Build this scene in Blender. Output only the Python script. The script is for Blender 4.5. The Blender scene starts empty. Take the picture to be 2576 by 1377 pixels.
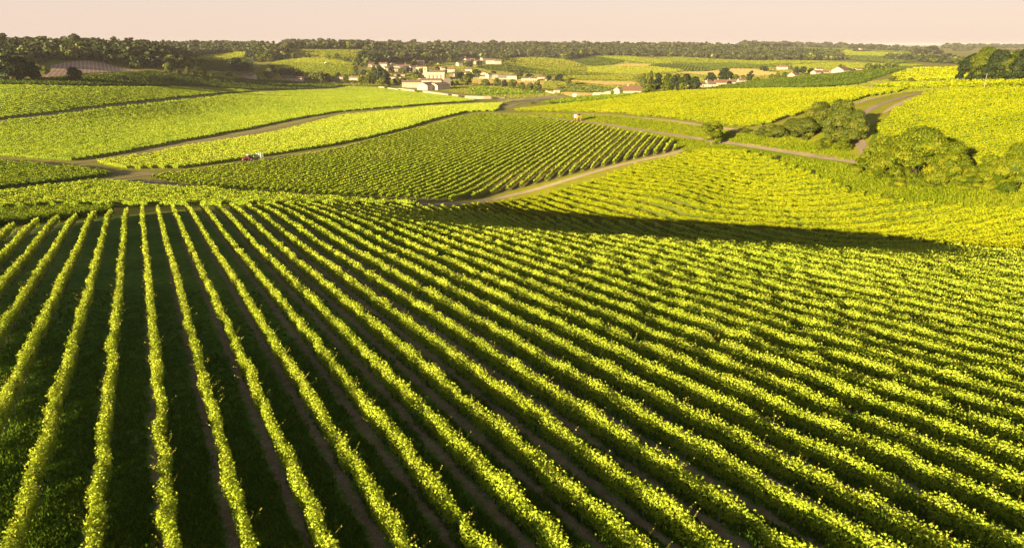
import bpy, bmesh, math
import numpy as np
from mathutils import Vector, Matrix, noise

R = math.radians
rng = np.random.default_rng(11)
sc = bpy.context.scene
COL = sc.collection

# ------------------------------------------------------------------ camera, world, sun, exposure
CAM_Z = 60.0                       # flying height above the datum, metres
F = 1717.0                         # focal length in units of a 2575 wide frame
UC, VC, V_HOR = 1287.5, 688.5, 110.0
PITCH = math.atan((VC - V_HOR) / F)
SP, CP = math.sin(PITCH), math.cos(PITCH)
cam_d = bpy.data.cameras.new('camera')
cam_d.sensor_width = 36.0
cam_d.lens = 36.0 * F / 2575.0
cam_d.clip_start, cam_d.clip_end = 0.5, 60000
cam = bpy.data.objects.new('camera', cam_d)
COL.objects.link(cam)
cam.location = (0, 0, CAM_Z)
cam.rotation_euler = (math.pi / 2 - PITCH, 0, 0)
sc.camera = cam

SUN_EL, SUN_AZ = 9.7, 40.0        # elevation; heading of the light (degrees from +Y towards +X)
w = bpy.data.worlds.new("World")
sc.world = w
w.use_nodes = True
nt = w.node_tree
bg = nt.nodes['Background']
sky = nt.nodes.new('ShaderNodeTexSky')
sky.sky_type = 'NISHITA'
sky.sun_disc = False
sky.sun_elevation = R(SUN_EL)
sky.sun_rotation = R(SUN_AZ + 180)
sky.altitude = 100
sky.air_density = 1.0
sky.dust_density = 0.5
sky.ozone_density = 0.6
tint = nt.nodes.new('ShaderNodeMix'); tint.data_type = 'RGBA'; tint.blend_type = 'MULTIPLY'
tint.inputs['Factor'].default_value = 1.0
tint.inputs['B'].default_value = (0.54, 0.47, 0.58, 1)
nt.links.new(sky.outputs[0], tint.inputs['A'])
veil = nt.nodes.new('ShaderNodeMix'); veil.data_type = 'RGBA'
# an even evening veil over the clear sky, thick towards the horizon and thin overhead
geo = nt.nodes.new('ShaderNodeTexCoord'); sep = nt.nodes.new('ShaderNodeSeparateXYZ'); nt.links.new(geo.outputs['Generated'], sep.inputs[0])
rmp = nt.nodes.new('ShaderNodeMapRange'); nt.links.new(sep.outputs[2], rmp.inputs[0]); rmp.interpolation_type = 'SMOOTHSTEP'
rmp.inputs[1].default_value = 0.10; rmp.inputs[2].default_value = 0.55; rmp.inputs[3].default_value = 0.75; rmp.inputs[4].default_value = 0.0
nt.links.new(rmp.outputs[0], veil.inputs['Factor'])
veil.inputs['B'].default_value = (6.55, 5.2, 4.4, 1)
nt.links.new(tint.outputs['Result'], veil.inputs['A'])
nt.links.new(veil.outputs['Result'], bg.inputs['Color'])
bg.inputs['Strength'].default_value = 0.061

sun_d = bpy.data.lights.new('sun', 'SUN')
sun_d.energy = 5.0
sun_d.angle = R(0.5)
sun_d.color = (1.0, 0.82, 0.48)
sun = bpy.data.objects.new('sun', sun_d)
COL.objects.link(sun)
ldir = Vector((math.sin(R(SUN_AZ)) * math.cos(R(SUN_EL)), math.cos(R(SUN_AZ)) * math.cos(R(SUN_EL)), -math.sin(R(SUN_EL))))
sun.rotation_euler = ldir.to_track_quat('-Z', 'Y').to_euler()
sun.location = (-200, -200, 200)
sc.view_settings.view_transform = 'Standard'
sc.view_settings.look = 'None'
sc.view_settings.gamma = 1.0
sc.view_settings.exposure = 1.38
sc.cycles.max_bounces = 6
sc.cycles.transparent_max_bounces = 4

# ------------------------------------------------------------------ terrain
def down(v): return SP - CP * (VC - v) / F
def plane_pt(u, v):
    """point of the near hillside z = -(17.96 + .11 y) seen at frame position u, v"""
    zc = 17.96 / (down(v) - .11 * (CP + SP * (VC - v) / F))
    return (u, v, zc)
P = []                             # survey points: frame position and axial distance
def Z(u, v, z): P.append((u, v, -z / down(v)))
def D(u, v, zc): P.append((u, v, zc))
for u in (-500, -100, 300, 700, 1100, 1500, 1900, 2300, 2700, 3100):
    for v in (2600, 1900, 1500, 1250, 1050, 900, 800, 700):
        if u > 2200 and v == 700: continue
        P.append(plane_pt(u, v))
for u, v in ((-500, 640), (-100, 640), (300, 620), (700, 620), (1000, 620), (-100, 590), (150, 570), (350, 548), (550, 540), (750, 545), (950, 575), (1200, 625), (1500, 640)):
    P.append(plane_pt(u, v))
for a in [
    # end of the near field, fold and foot of the slope beyond
    (1300, 603, -29.6), (1600, 622, -29.0), (1900, 640, -28.3), (2200, 660, -27.5), (2500, 690, -26.6), (2800, 700, -26.0),
    (1130, 528, -37.2), (900, 524, -36.5), (700, 522, -35.6), (1300, 545, -40.6), (1500, 550, -41.0), (1700, 556, -40.0),
    (1900, 565, -38.0), (2100, 578, -36.0), (2300, 592, -33.0), (2450, 606, -30.3), (2575, 640, -28.4), (2800, 640, -27.0),
    (1500, 450, -36.0), (1700, 500, -36.4), (1700, 430, -34.0), (1900, 470, -34.6), (1900, 400, -31.0), (1700, 372, -31.6),
    (2200, 520, -31.8), (2200, 480, -30.3), (2200, 410, -27.2), (2400, 540, -29.6), (2575, 560, -27.0), (2575, 500, -25.4), (2800, 500, -24.0),
    (2575, 400, -21.8), (2575, 300, -18.0), (2800, 300, -16.5), (2575, 222, -15.2), (2800, 222, -14), (2400, 330, -21.5), (2400, 240, -17.5), (2420, 205, -16.0),
    (2150, 408, -27.4), (2000, 380, -28.8), (1787, 362, -30.6), (1900, 330, -27.0), (2040, 300, -24.0), (2150, 300, -22.8), (2250, 300, -21.8),
    (1720, 370, -31.6), (1452, 303, -34.6), (1600, 330, -32.8), (1700, 300, -30.2), (1560, 290, -32.8), (2000, 250, -24.8), (2150, 240, -21.8),
    (1700, 237, -28.2), (1900, 230, -26.6), (2100, 224, -24.6), (2280, 212, -20.6), (1500, 262, -34.6), (1600, 244, -31.0),
    (1250, 283, -40.0), (1300, 275, -41.0), (1380, 285, -38.0), (1130, 516, -37.2), (1130, 440, -38.6), (1130, 350, -40.2), (1420, 400, -36.0),
    (850, 480, -39.4), (850, 400, -41.6), (380, 458, -42.0), (640, 404, -43.0), (340, 437, -43.0), (200, 415, -43.2), (600, 440, -42.0),
    (400, 490, -39.2), (700, 500, -38.4), (100, 500, -38.6), (100, 545, -35.2), (-100, 500, -38.0), (-300, 440, -41.0), (0, 440, -42.2), (0, 400, -43.2), (-300, 400, -42.0),
    (0, 350, -42.0), (-300, 300, -37.0), (0, 300, -39.0), (0, 250, -32.0), (0, 208, -25.5), (-300, 230, -28.0), (200, 300, -41.6), (200, 207, -27.5), (200, 250, -34.5),
    (500, 340, -44.5), (500, 290, -46.0), (830, 295, -44.0), (830, 250, -49.5), (1050, 270, -45.5), (640, 240, -47.0), (500, 225, -42.0), (640, 206, -44.0),
    (1050, 240, -55.0), (860, 222, -54.0), (1240, 258, -50.0), (380, 206, -33.0),
]: Z(*a)
for a in [
    # brown field, left wood
    (90, 190, 525), (200, 190, 565), (320, 186, 660), (120, 164, 660), (215, 156, 700), (300, 174, 710), (-300, 200, 480), (-100, 150, 640), (400, 184, 720),
    (0, 116, 900), (130, 113, 950), (330, 113, 1000), (450, 114.5, 1500), (-300, 116, 900), (200, 130, 820), (400, 145, 840), (440, 165, 780), (0, 140, 700), (-100, 114, 1500),
    # upper fields left of the village
    (470, 149, 1240), (490, 178, 900), (560, 136, 1450), (630, 131, 1560), (560, 165, 1130), (620, 194, 850), (680, 158, 1250), (632, 116, 1950), (680, 122, 1500),
    (800, 124, 1550), (800, 113.5, 1900), (930, 113.5, 1950), (930, 127, 1600), (800, 150, 1280), (800, 175, 1120), (780, 200, 960), (736, 204, 900),
    (880, 202, 1000), (1000, 217, 930), (1000, 190, 1120), (1100, 200, 1060), (1130, 232, 860), (1200, 200, 1080), (1300, 205, 1040), (1400, 245, 760),
    (1100, 180, 1220), (1200, 180, 1260), (1240, 163, 1500), (1350, 180, 1230), (990, 160, 1450), (1080, 158, 1550), (1180, 146, 1800), (1100, 125, 2000),
    (1200, 114.5, 2350), (1050, 114.5, 2150), (1500, 150, 1700), (1500, 140, 1950), (1500, 115, 2500), (1600, 172, 1350), (1450, 200, 1020), (1550, 225, 820),
    (1480, 240, 740), (1680, 222, 760), (1700, 200, 950), (1700, 165, 1450), (1700, 143, 1950), (1700, 116, 2700), (1900, 153, 1750), (1900, 119, 2800),
    (1850, 212, 700), (1900, 190, 980), (2050, 190, 960), (2000, 170, 1300), (2120, 152, 1750), (2120, 120, 3300), (2300, 130, 2700), (2300, 119, 4000),
    (2100, 214, 500), (2240, 176, 640), (2330, 178, 560), (2330, 206, 400), (2250, 206, 440), (2420, 170, 620), (2600, 180, 480), (2800, 180, 460),
    (2300, 160, 1350), (2420, 150, 1500), (2420, 125, 3200), (2600, 150, 1400), (2600, 128, 3000), (2800, 150, 1400), (1800, 219, 560), (1650, 229, 520),
    (1300, 115, 2500), (2900, 125, 3500),
]: D(*a)
for u in (-900, 0, 700, 1300, 1900, 2600, 3400):
    P.append((u, down(0) and 117.5, 7600.0 if u > 1200 else 7000.0))
    P.append((u, 114.0, 14500.0))
pa = np.array(P, float)
def world_of(u, v, zc):
    X = (u - UC) / F * zc; Yc = (VC - v) / F * zc
    return X, zc * CP + Yc * SP, Yc * CP - zc * SP          # z relative to the camera
px_, py_, pz_ = world_of(pa[:, 0], pa[:, 1], pa[:, 2])
def tr(x, y):
    r = np.hypot(x, y); return np.stack([np.arctan2(x, y) * 1.0, np.log(np.maximum(r, 12.0))], -1)
C0 = tr(px_, py_)
def phi(a, b):
    d2 = ((a[:, None, :] - b[None, :, :]) ** 2).sum(-1)
    return 0.5 * d2 * np.log(d2 + 1e-12)
n = len(C0)
A = np.zeros((n + 3, n + 3))
A[:n, :n] = phi(C0, C0) + np.eye(n) * 2e-5
A[:n, n] = 1; A[:n, n + 1:] = C0; A[n, :n] = 1; A[n + 1:, :n] = C0.T
W = np.linalg.solve(A, np.concatenate([pz_, np.zeros(3)]))
TH = R(62.0)
NT, NR = 901, 1301
L0, L1 = math.log(12.0), math.log(15000.0)
th_g = np.linspace(-TH, TH, NT); lr_g = np.linspace(L0, L1, NR)
G = np.zeros((NT, NR))
for i0 in range(0, NT, 20):
    q = np.stack(np.meshgrid(th_g[i0:i0 + 20], lr_g, indexing='ij'), -1).reshape(-1, 2)
    G[i0:i0 + 20] = (phi(q, C0) @ W[:n] + W[n] + q @ W[n + 1:]).reshape(-1, NR)
G = np.minimum(G, -1.5)
BACK = 0.5 * (G[0] + G[-1])
def H(x, y):
    """ground height (camera = 0) at plan position x, y"""
    x = np.asarray(x, float); y = np.asarray(y, float)
    th = np.arctan2(x, y); lr = np.log(np.clip(np.hypot(x, y), 12.0, 14999.0))
    tc = np.clip(th, -TH, TH)
    a = (tc + TH) / (2 * TH) * (NT - 1); b = (lr - L0) / (L1 - L0) * (NR - 1)
    i = np.clip(a.astype(int), 0, NT - 2); j = np.clip(b.astype(int), 0, NR - 2)
    fa, fb = a - i, b - j
    z = (G[i, j] * (1 - fa) * (1 - fb) + G[i + 1, j] * fa * (1 - fb) + G[i, j + 1] * (1 - fa) * fb + G[i + 1, j + 1] * fa * fb)
    ex = np.clip((np.abs(th) - TH) / (math.pi - TH), 0, 1)
    ex = ex * ex * (3 - 2 * ex)
    zb = BACK[j] * (1 - fb) + BACK[j + 1] * fb
    return z * (1 - ex) + zb * ex
def HW(x, y): return H(x, y) + CAM_Z
RS = np.exp(np.linspace(math.log(12.0), math.log(14900.0), 1500))
def cast(u, v):
    """frame positions -> plan positions where the sight line meets the ground"""
    u = np.atleast_1d(np.asarray(u, float)); v = np.atleast_1d(np.asarray(v, float))
    X = (u - UC) / F; Yc = (VC - v) / F
    dx, dy, dz = X, CP + Yc * SP, Yc * CP - SP
    hr = np.hypot(dx, dy); dx, dy, dz = dx / hr, dy / hr, dz / hr
    ox = np.zeros(len(u)); oy = np.zeros(len(u))
    for s in range(0, len(u), 4000):
        sl = slice(s, s + 4000)
        z = H(dx[sl, None] * RS, dy[sl, None] * RS)
        gap = dz[sl, None] * RS - z
        hit = gap < 0
        k = np.where(hit.any(1), hit.argmax(1), len(RS) - 1)
        k = np.maximum(k, 1)
        ar = np.arange(len(k))
        g0, g1 = gap[ar, k - 1], gap[ar, k]
        f = np.clip(g0 / (g0 - g1 + 1e-12), 0, 1)
        r = RS[k - 1] + (RS[k] - RS[k - 1]) * f
        ox[sl] = dx[sl] * r; oy[sl] = dy[sl] * r
    return ox, oy
def project(x, y, z):
    zc = y * CP - z * SP; Yc = y * SP + z * CP
    zc = np.where(zc < 1, 1, zc)
    return UC + F * x / zc, VC - F * Yc / zc, zc
def at(u, v):
    x, y = cast([u], [v]); return float(x[0]), float(y[0]), float(HW(x, y)[0])

# ------------------------------------------------------------------ helpers
def tag(o, label=None, cat=None, group=None, kind=None):
    if label: o['label'] = label
    if cat: o['category'] = cat
    if group: o['group'] = group
    if kind: o['kind'] = kind
    return o
def link(name, data, mat=None, parent=None, loc=None):
    o = bpy.data.objects.new(name, data)
    COL.objects.link(o)
    if mat is not None and data is not None and not data.materials: data.materials.append(mat)
    if parent is not None: o.parent = parent
    if loc is not None: o.location = loc
    return o
def empty(name, loc=(0, 0, 0), rz=0.0, s=1.0):
    o = bpy.data.objects.new(name, None); COL.objects.link(o)
    o.empty_display_size = 0.5
    o.location = loc; o.rotation_euler = (0, 0, rz); o.scale = (s, s, s)
    return o
def np_mesh(name, co, faces, tint=None, smooth=False):
    """co (n,3); faces (m,k) of one size, or a list of such arrays; tint = one value per face"""
    fl = faces if isinstance(faces, list) else [faces]
    me = bpy.data.meshes.new(name)
    me.vertices.add(len(co)); me.vertices.foreach_set('co', np.ascontiguousarray(co, np.float32).ravel())
    nl = sum(f.size for f in fl); nf = sum(len(f) for f in fl)
    me.loops.add(nl); me.loops.foreach_set('vertex_index', np.concatenate([f.ravel() for f in fl]).astype(np.int32))
    me.polygons.add(nf)
    tot = np.concatenate([np.full(len(f), f.shape[1]) for f in fl])
    st = np.concatenate([[0], np.cumsum(tot)[:-1]])
    me.polygons.foreach_set('loop_start', st.astype(np.int32))
    if smooth: me.polygons.foreach_set('use_smooth', np.ones(nf, bool))
    me.update(calc_edges=True)
    if tint is not None:
        a = me.attributes.new('tint', 'FLOAT', 'FACE')
        a.data.foreach_set('value', np.ascontiguousarray(tint, np.float32))
    return me

class MB:
    """collects boxes, prisms, tubes and lumps into one mesh"""
    def __init__(s): s.v = []; s.f = []
    def add(s, vs, fs):
        b = len(s.v); s.v += [tuple(map(float, p)) for p in vs]; s.f += [tuple(b + i for i in f) for f in fs]; return s
    def box(s, x0, x1, y0, y1, z0, z1, bev=0.0):
        if bev <= 0:
            return s.add([(x, y, z) for z in (z0, z1) for x, y in ((x0, y0), (x1, y0), (x1, y1), (x0, y1))],
                         [(3, 2, 1, 0), (4, 5, 6, 7), (0, 1, 5, 4), (1, 2, 6, 5), (2, 3, 7, 6), (3, 0, 4, 7)])
        ring = lambda d, z: [(x0 + d, y0, z), (x1 - d, y0, z), (x1, y0 + d, z), (x1, y1 - d, z), (x1 - d, y1, z), (x0 + d, y1, z), (x0, y1 - d, z), (x0, y0 + d, z)]
        b = bev
        ins = lambda z: [(x0 + b, y0 + b, z), (x1 - b, y0 + b, z), (x1 - b, y0 + b, z), (x1 - b, y1 - b, z), (x1 - b, y1 - b, z), (x0 + b, y1 - b, z), (x0 + b, y1 - b, z), (x0 + b, y0 + b, z)]
        vs = ring(b, z0) + ring(b, z1 - b) + ins(z1)
        fs = [tuple(range(7, -1, -1))]
        for k in range(2):
            for i in range(8):
                j = (i + 1) % 8; fs.append((k * 8 + i, k * 8 + j, k * 8 + 8 + j, k * 8 + 8 + i))
        fs.append(tuple(range(16, 24)))
        return s.add(vs, fs)
    def gable(s, x0, x1, y0, y1, z0, zr, ov=0.3, hip=0.0, t=0.22):
        """a pitched roof with thickness, ridge along x"""
        ym = (y0 + y1) / 2; a = (x0 - ov, x1 + ov, y0 - ov, y1 + ov)
        pr = [(a[0], a[2], z0), (a[1], a[2], z0), (a[1], a[3], z0), (a[0], a[3], z0), (a[0] + hip, ym, zr), (a[1] - hip, ym, zr)]
        up = [(x, y, z + t) for x, y, z in pr]
        fs = [(0, 1, 5, 4), (2, 3, 4, 5), (1, 2, 5), (3, 0, 4)]
        low = [tuple(reversed(f)) for f in fs[:2]] + ([tuple(reversed(f)) for f in fs[2:]] if hip else [])
        top = [tuple(i + 6 for i in f) for f in (fs if hip else fs[:2])]
        side = [(0, 1, 7, 6), (2, 3, 9, 8)] + ([(1, 2, 8, 7), (3, 0, 6, 9)] if hip else [(1, 5, 11, 7), (5, 2, 8, 11), (3, 4, 10, 9), (4, 0, 6, 10)])
        return s.add(pr + up, low + top + side)
    def house(s, x0, x1, y0, y1, z0, z1, zr, hip=False):
        """walls with gable ends up to the ridge, open pattern of one closed solid"""
        ym = (y0 + y1) / 2
        if hip: return s.box(x0, x1, y0, y1, z0, z1)
        vs = [(x0, y0, z0), (x1, y0, z0), (x1, y1, z0), (x0, y1, z0), (x0, y0, z1), (x1, y0, z1), (x1, y1, z1), (x0, y1, z1), (x0, ym, zr), (x1, ym, zr)]
        return s.add(vs, [(3, 2, 1, 0), (0, 1, 5, 4), (2, 3, 7, 6), (1, 2, 6, 9, 5), (3, 0, 4, 8, 7), (4, 5, 9, 8), (6, 7, 8, 9)])
    def tube(s, p, q, r0, r1=None, n=7, cap=True):
        r1 = r0 if r1 is None else r1
        p, q = Vector(p), Vector(q); d = (q - p).normalized()
        a = d.orthogonal().normalized(); b = d.cross(a)
        vs = []
        for c, r in ((p, r0), (q, r1)):
            for i in range(n):
                t = 2 * math.pi * i / n; vs.append(c + a * (r * math.cos(t)) + b * (r * math.sin(t)))
        fs = [(i, (i + 1) % n, n + (i + 1) % n, n + i) for i in range(n)]
        if cap: fs += [tuple(range(n - 1, -1, -1)), tuple(range(n, 2 * n))]
        return s.add(vs, fs)
    def wheel(s, c, r, wd, n=18, hole=0.0):
        """a tyre lying in the xz plane, axle along y, rounded shoulders"""
        prof = [(r * .62, -wd / 2), (r * .93, -wd / 2), (r, -wd * .3), (r, wd * .3), (r * .93, wd / 2), (r * .62, wd / 2)]
        vs = []; fs = []
        for i in range(n):
            t = 2 * math.pi * i / n
            for rr, yy in prof: vs.append((c[0] + rr * math.cos(t), c[1] + yy, c[2] + rr * math.sin(t)))
        m = len(prof)
        for i in range(n):
            for k in range(m):
                a = i * m + k; b = i * m + (k + 1) % m; c2 = ((i + 1) % n) * m + (k + 1) % m; d = ((i + 1) % n) * m + k
                fs.append((a, b, c2, d))
        return s.add(vs, fs)
    def mesh(s, name, smooth=False):
        me = bpy.data.meshes.new(name); me.from_pydata(s.v, [], s.f); me.update()
        bm = bmesh.new(); bm.from_mesh(me); bmesh.ops.recalc_face_normals(bm, faces=bm.faces); bm.to_mesh(me); bm.free()
        if smooth:
            for p in me.polygons: p.use_smooth = True
        return me
    def obj(s, name, mat, parent=None, smooth=False):
        return link(name, s.mesh(name, smooth), mat, parent)

# ------------------------------------------------------------------ materials
def new_mat(name):
    m = bpy.data.materials.new(name); m.use_nodes = True
    return m, m.node_tree, m.node_tree.nodes['Principled BSDF']
def ramp(nt, fac, stops):
    r = nt.nodes.new('ShaderNodeValToRGB'); e = r.color_ramp.elements
    while len(e) > 1: e.remove(e[-1])
    e[0].position = stops[0][0]; e[0].color = (*stops[0][1], 1)
    for p, c in stops[1:]:
        k = e.new(p); k.color = (*c, 1)
    nt.links.new(fac, r.inputs[0]); return r.outputs[0]
def noise_n(nt, vec, scale, detail=4, rough=0.55):
    n = nt.nodes.new('ShaderNodeTexNoise'); n.inputs['Scale'].default_value = scale
    n.inputs['Detail'].default_value = detail; n.inputs['Roughness'].default_value = rough
    if vec is not None: nt.links.new(vec, n.inputs['Vector'])
    return n.outputs['Fac']
def coords(nt): return nt.nodes.new('ShaderNodeTexCoord').outputs['Object']
def mix(nt, f, a, b, mode='MIX'):
    m = nt.nodes.new('ShaderNodeMix'); m.data_type = 'RGBA'; m.blend_type = mode
    for k, x in (('Factor', f), ('A', a), ('B', b)):
        if isinstance(x, (int, float)): m.inputs[k].default_value = x
        elif isinstance(x, tuple): m.inputs[k].default_value = (*x, 1)
        else: nt.links.new(x, m.inputs[k])
    return m.outputs['Result']
def math_n(nt, op, a, b=None):
    m = nt.nodes.new('ShaderNodeMath'); m.operation = op
    for i, x in enumerate((a, b)):
        if x is None: continue
        if isinstance(x, (int, float)): m.inputs[i].default_value = x
        else: nt.links.new(x, m.inputs[i])
    return m.outputs[0]
def bump(nt, b, h, dist, strength=0.6):
    n = nt.nodes.new('ShaderNodeBump'); n.inputs['Strength'].default_value = strength; n.inputs['Distance'].default_value = dist
    nt.links.new(h, n.inputs['Height']); nt.links.new(n.outputs[0], b.inputs['Normal'])

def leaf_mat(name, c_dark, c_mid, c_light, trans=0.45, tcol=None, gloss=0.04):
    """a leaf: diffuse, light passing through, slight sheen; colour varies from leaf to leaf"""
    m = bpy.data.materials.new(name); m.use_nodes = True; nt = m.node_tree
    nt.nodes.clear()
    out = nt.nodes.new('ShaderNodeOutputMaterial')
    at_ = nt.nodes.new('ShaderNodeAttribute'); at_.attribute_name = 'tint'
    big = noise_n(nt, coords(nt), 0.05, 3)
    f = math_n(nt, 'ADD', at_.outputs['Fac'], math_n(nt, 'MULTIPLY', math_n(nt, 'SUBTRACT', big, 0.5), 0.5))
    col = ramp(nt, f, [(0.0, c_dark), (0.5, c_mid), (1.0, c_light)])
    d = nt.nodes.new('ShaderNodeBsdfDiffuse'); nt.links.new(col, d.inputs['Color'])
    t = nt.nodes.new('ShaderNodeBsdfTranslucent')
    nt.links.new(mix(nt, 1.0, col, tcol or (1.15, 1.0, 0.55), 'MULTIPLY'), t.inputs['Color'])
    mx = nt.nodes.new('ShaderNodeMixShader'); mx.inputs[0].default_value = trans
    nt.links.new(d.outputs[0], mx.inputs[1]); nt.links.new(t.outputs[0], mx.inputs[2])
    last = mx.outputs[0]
    if gloss > 0:
        g = nt.nodes.new('ShaderNodeBsdfGlossy'); g.inputs['Roughness'].default_value = 0.5
        g.inputs['Color'].default_value = (1, 1, 1, 1)
        m2 = nt.nodes.new('ShaderNodeMixShader'); m2.inputs[0].default_value = gloss
        nt.links.new(last, m2.inputs[1]); nt.links.new(g.outputs[0], m2.inputs[2]); last = m2.outputs[0]
    nt.links.new(last, out.inputs['Surface'])
    return m

def ground_mat(name, stops, scale=0.5, bumpd=0.06, fine=6.0, patch=0.04):
    m, nt, b = new_mat(name)
    c = coords(nt)
    n1 = noise_n(nt, c, scale, 6, 0.65); n2 = noise_n(nt, c, fine, 4, 0.7); n3 = noise_n(nt, c, patch, 3)
    f = math_n(nt, 'ADD', math_n(nt, 'ADD', math_n(nt, 'MULTIPLY', n1, 0.5), math_n(nt, 'MULTIPLY', n2, 0.3)), math_n(nt, 'MULTIPLY', n3, 0.35))
    f = math_n(nt, 'MULTIPLY', math_n(nt, 'SUBTRACT', f, 0.30), 2.3)
    nt.links.new(ramp(nt, f, stops), b.inputs['Base Color'])
    b.inputs['Roughness'].default_value = 0.95
    b.inputs['Specular IOR Level'].default_value = 0.1
    bump(nt, b, n2, bumpd)
    return m

def floor_mat(name, az, sp, ph, grass, soil, width=0.5, stones=True, every=1):
    """vineyard floor: bands of grass between the rows and bare stony soil along them"""
    m, nt, b = new_mat(name)
    c = coords(nt)
    sx = nt.nodes.new('ShaderNodeSeparateXYZ'); nt.links.new(c, sx.inputs[0])
    nx, ny = math.cos(R(az)), -math.sin(R(az))
    q = math_n(nt, 'ADD', math_n(nt, 'MULTIPLY', sx.outputs[0], nx / sp), math_n(nt, 'MULTIPLY', sx.outputs[1], ny / sp))
    q = math_n(nt, 'SUBTRACT', q, ph)
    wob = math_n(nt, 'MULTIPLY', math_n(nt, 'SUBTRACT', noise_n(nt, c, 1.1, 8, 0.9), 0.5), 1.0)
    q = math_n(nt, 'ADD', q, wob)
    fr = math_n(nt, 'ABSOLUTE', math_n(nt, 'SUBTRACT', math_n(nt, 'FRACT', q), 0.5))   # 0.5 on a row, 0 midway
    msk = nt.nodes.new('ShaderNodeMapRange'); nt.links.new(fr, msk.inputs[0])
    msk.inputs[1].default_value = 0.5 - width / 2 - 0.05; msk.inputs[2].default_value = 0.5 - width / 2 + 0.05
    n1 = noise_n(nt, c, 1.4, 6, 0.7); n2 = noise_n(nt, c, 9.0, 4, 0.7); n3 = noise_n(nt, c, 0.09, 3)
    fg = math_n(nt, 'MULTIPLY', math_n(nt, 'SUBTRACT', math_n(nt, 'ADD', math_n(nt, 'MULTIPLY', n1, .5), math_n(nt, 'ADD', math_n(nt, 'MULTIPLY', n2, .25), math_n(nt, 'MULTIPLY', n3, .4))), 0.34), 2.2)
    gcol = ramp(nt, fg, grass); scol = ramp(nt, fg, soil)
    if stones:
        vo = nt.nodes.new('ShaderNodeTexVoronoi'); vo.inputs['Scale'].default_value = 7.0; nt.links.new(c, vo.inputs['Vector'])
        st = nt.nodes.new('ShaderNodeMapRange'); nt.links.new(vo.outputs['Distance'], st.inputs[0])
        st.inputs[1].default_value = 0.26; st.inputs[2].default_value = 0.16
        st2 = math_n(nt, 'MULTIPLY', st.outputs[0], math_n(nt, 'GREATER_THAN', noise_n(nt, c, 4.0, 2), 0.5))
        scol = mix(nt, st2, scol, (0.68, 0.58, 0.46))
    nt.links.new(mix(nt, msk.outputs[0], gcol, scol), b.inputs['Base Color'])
    b.inputs['Roughness'].default_value = 0.95; b.inputs['Specular IOR Level'].default_value = 0.1
    bump(nt, b, n2, 0.08, 0.8)
    return m

def plain(name, col, rough=0.6, var=0.12, scale=2.0, metal=0.0, spec=0.4):
    m, nt, b = new_mat(name)
    n = noise_n(nt, coords(nt), scale, 5, 0.6)
    lo = tuple(max(0, x * (1 - var)) for x in col); hi = tuple(min(1, x * (1 + var)) for x in col)
    nt.links.new(ramp(nt, n, [(0.3, lo), (0.7, hi)]), b.inputs['Base Color'])
    b.inputs['Roughness'].default_value = rough; b.inputs['Metallic'].default_value = metal; b.inputs['Specular IOR Level'].default_value = spec
    return m

M = {}
M['vine'] = leaf_mat('vine_leaf', (0.10, 0.20, 0.008), (0.38, 0.50, 0.022), (0.68, 0.72, 0.07), 0.26, gloss=0.012)
M['vine_near'] = leaf_mat('vine_leaf_near', (0.08, 0.18, 0.010), (0.41, 0.53, 0.022), (0.86, 0.86, 0.12), 0.24, gloss=0.015)
M['vine_y'] = leaf_mat('vine_leaf_yellow', (0.06, 0.11, 0.002), (0.34, 0.385, 0.004), (0.64, 0.60, 0.010), 0.22, gloss=0.008)
M['vine_d'] = leaf_mat('vine_leaf_green', (0.07, 0.15, 0.008), (0.22, 0.32, 0.012), (0.44, 0.50, 0.02), 0.34, gloss=0.012)
M['vine_dark_shade'] = leaf_mat('vine_leaf_dark_shade', (0.05, 0.095, 0.012), (0.11, 0.16, 0.018), (0.20, 0.24, 0.03), 0.3, gloss=0.0)  # dark green vines; on the left strip the wood's shadow put into leaf colour
M['vine_far'] = leaf_mat('vine_leaf_far', (0.16, 0.22, 0.015), (0.34, 0.38, 0.03), (0.52, 0.52, 0.05), 0.35, gloss=0.0)
M['tree'] = leaf_mat('tree_leaf', (0.045, 0.075, 0.006), (0.15, 0.185, 0.012), (0.32, 0.31, 0.028), 0.28, gloss=0.02)
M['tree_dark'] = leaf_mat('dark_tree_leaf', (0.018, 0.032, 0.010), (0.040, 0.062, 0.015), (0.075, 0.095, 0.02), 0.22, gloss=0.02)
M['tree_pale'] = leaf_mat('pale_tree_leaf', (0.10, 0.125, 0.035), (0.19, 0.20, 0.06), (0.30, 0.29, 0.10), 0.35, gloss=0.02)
M['tree_bright'] = leaf_mat('bright_tree_leaf', (0.06, 0.11, 0.004), (0.23, 0.28, 0.008), (0.48, 0.46, 0.018), 0.38, gloss=0.01)
M['grass_tuft'] = leaf_mat('grass_blade', (0.07, 0.15, 0.012), (0.16, 0.28, 0.024), (0.34, 0.42, 0.05), 0.3, gloss=0.0)
M['bark'] = plain('bark', (0.10, 0.075, 0.055), 0.9, 0.35, 6)
M['bark_pale'] = plain('pale_bark', (0.34, 0.27, 0.18), 0.9, 0.3, 5)
M['vine_wood'] = plain('vine_wood', (0.055, 0.040, 0.032), 0.9, 0.4, 9)
M['stake'] = plain('stake', (0.34, 0.31, 0.28), 0.7, 0.25, 9)
M['shoot'] = leaf_mat('shoot_tip', (0.34, 0.24, 0.03), (0.50, 0.50, 0.04), (0.64, 0.60, 0.12), 0.4, gloss=0.02)
M['verge'] = ground_mat('verge_grass', [(0.0, (0.14, 0.20, 0.010)), (0.35, (0.28, 0.32, 0.016)), (0.65, (0.43, 0.42, 0.025)), (1.0, (0.54, 0.44, 0.08))], 0.35, 0.12, 5.0, 0.05)
M['lush'] = ground_mat('lush_grass', [(0.0, (0.07, 0.14, 0.006)), (0.5, (0.19, 0.27, 0.008)), (1.0, (0.34, 0.35, 0.018))], 0.6, 0.25, 3.0, 0.08)
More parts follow.
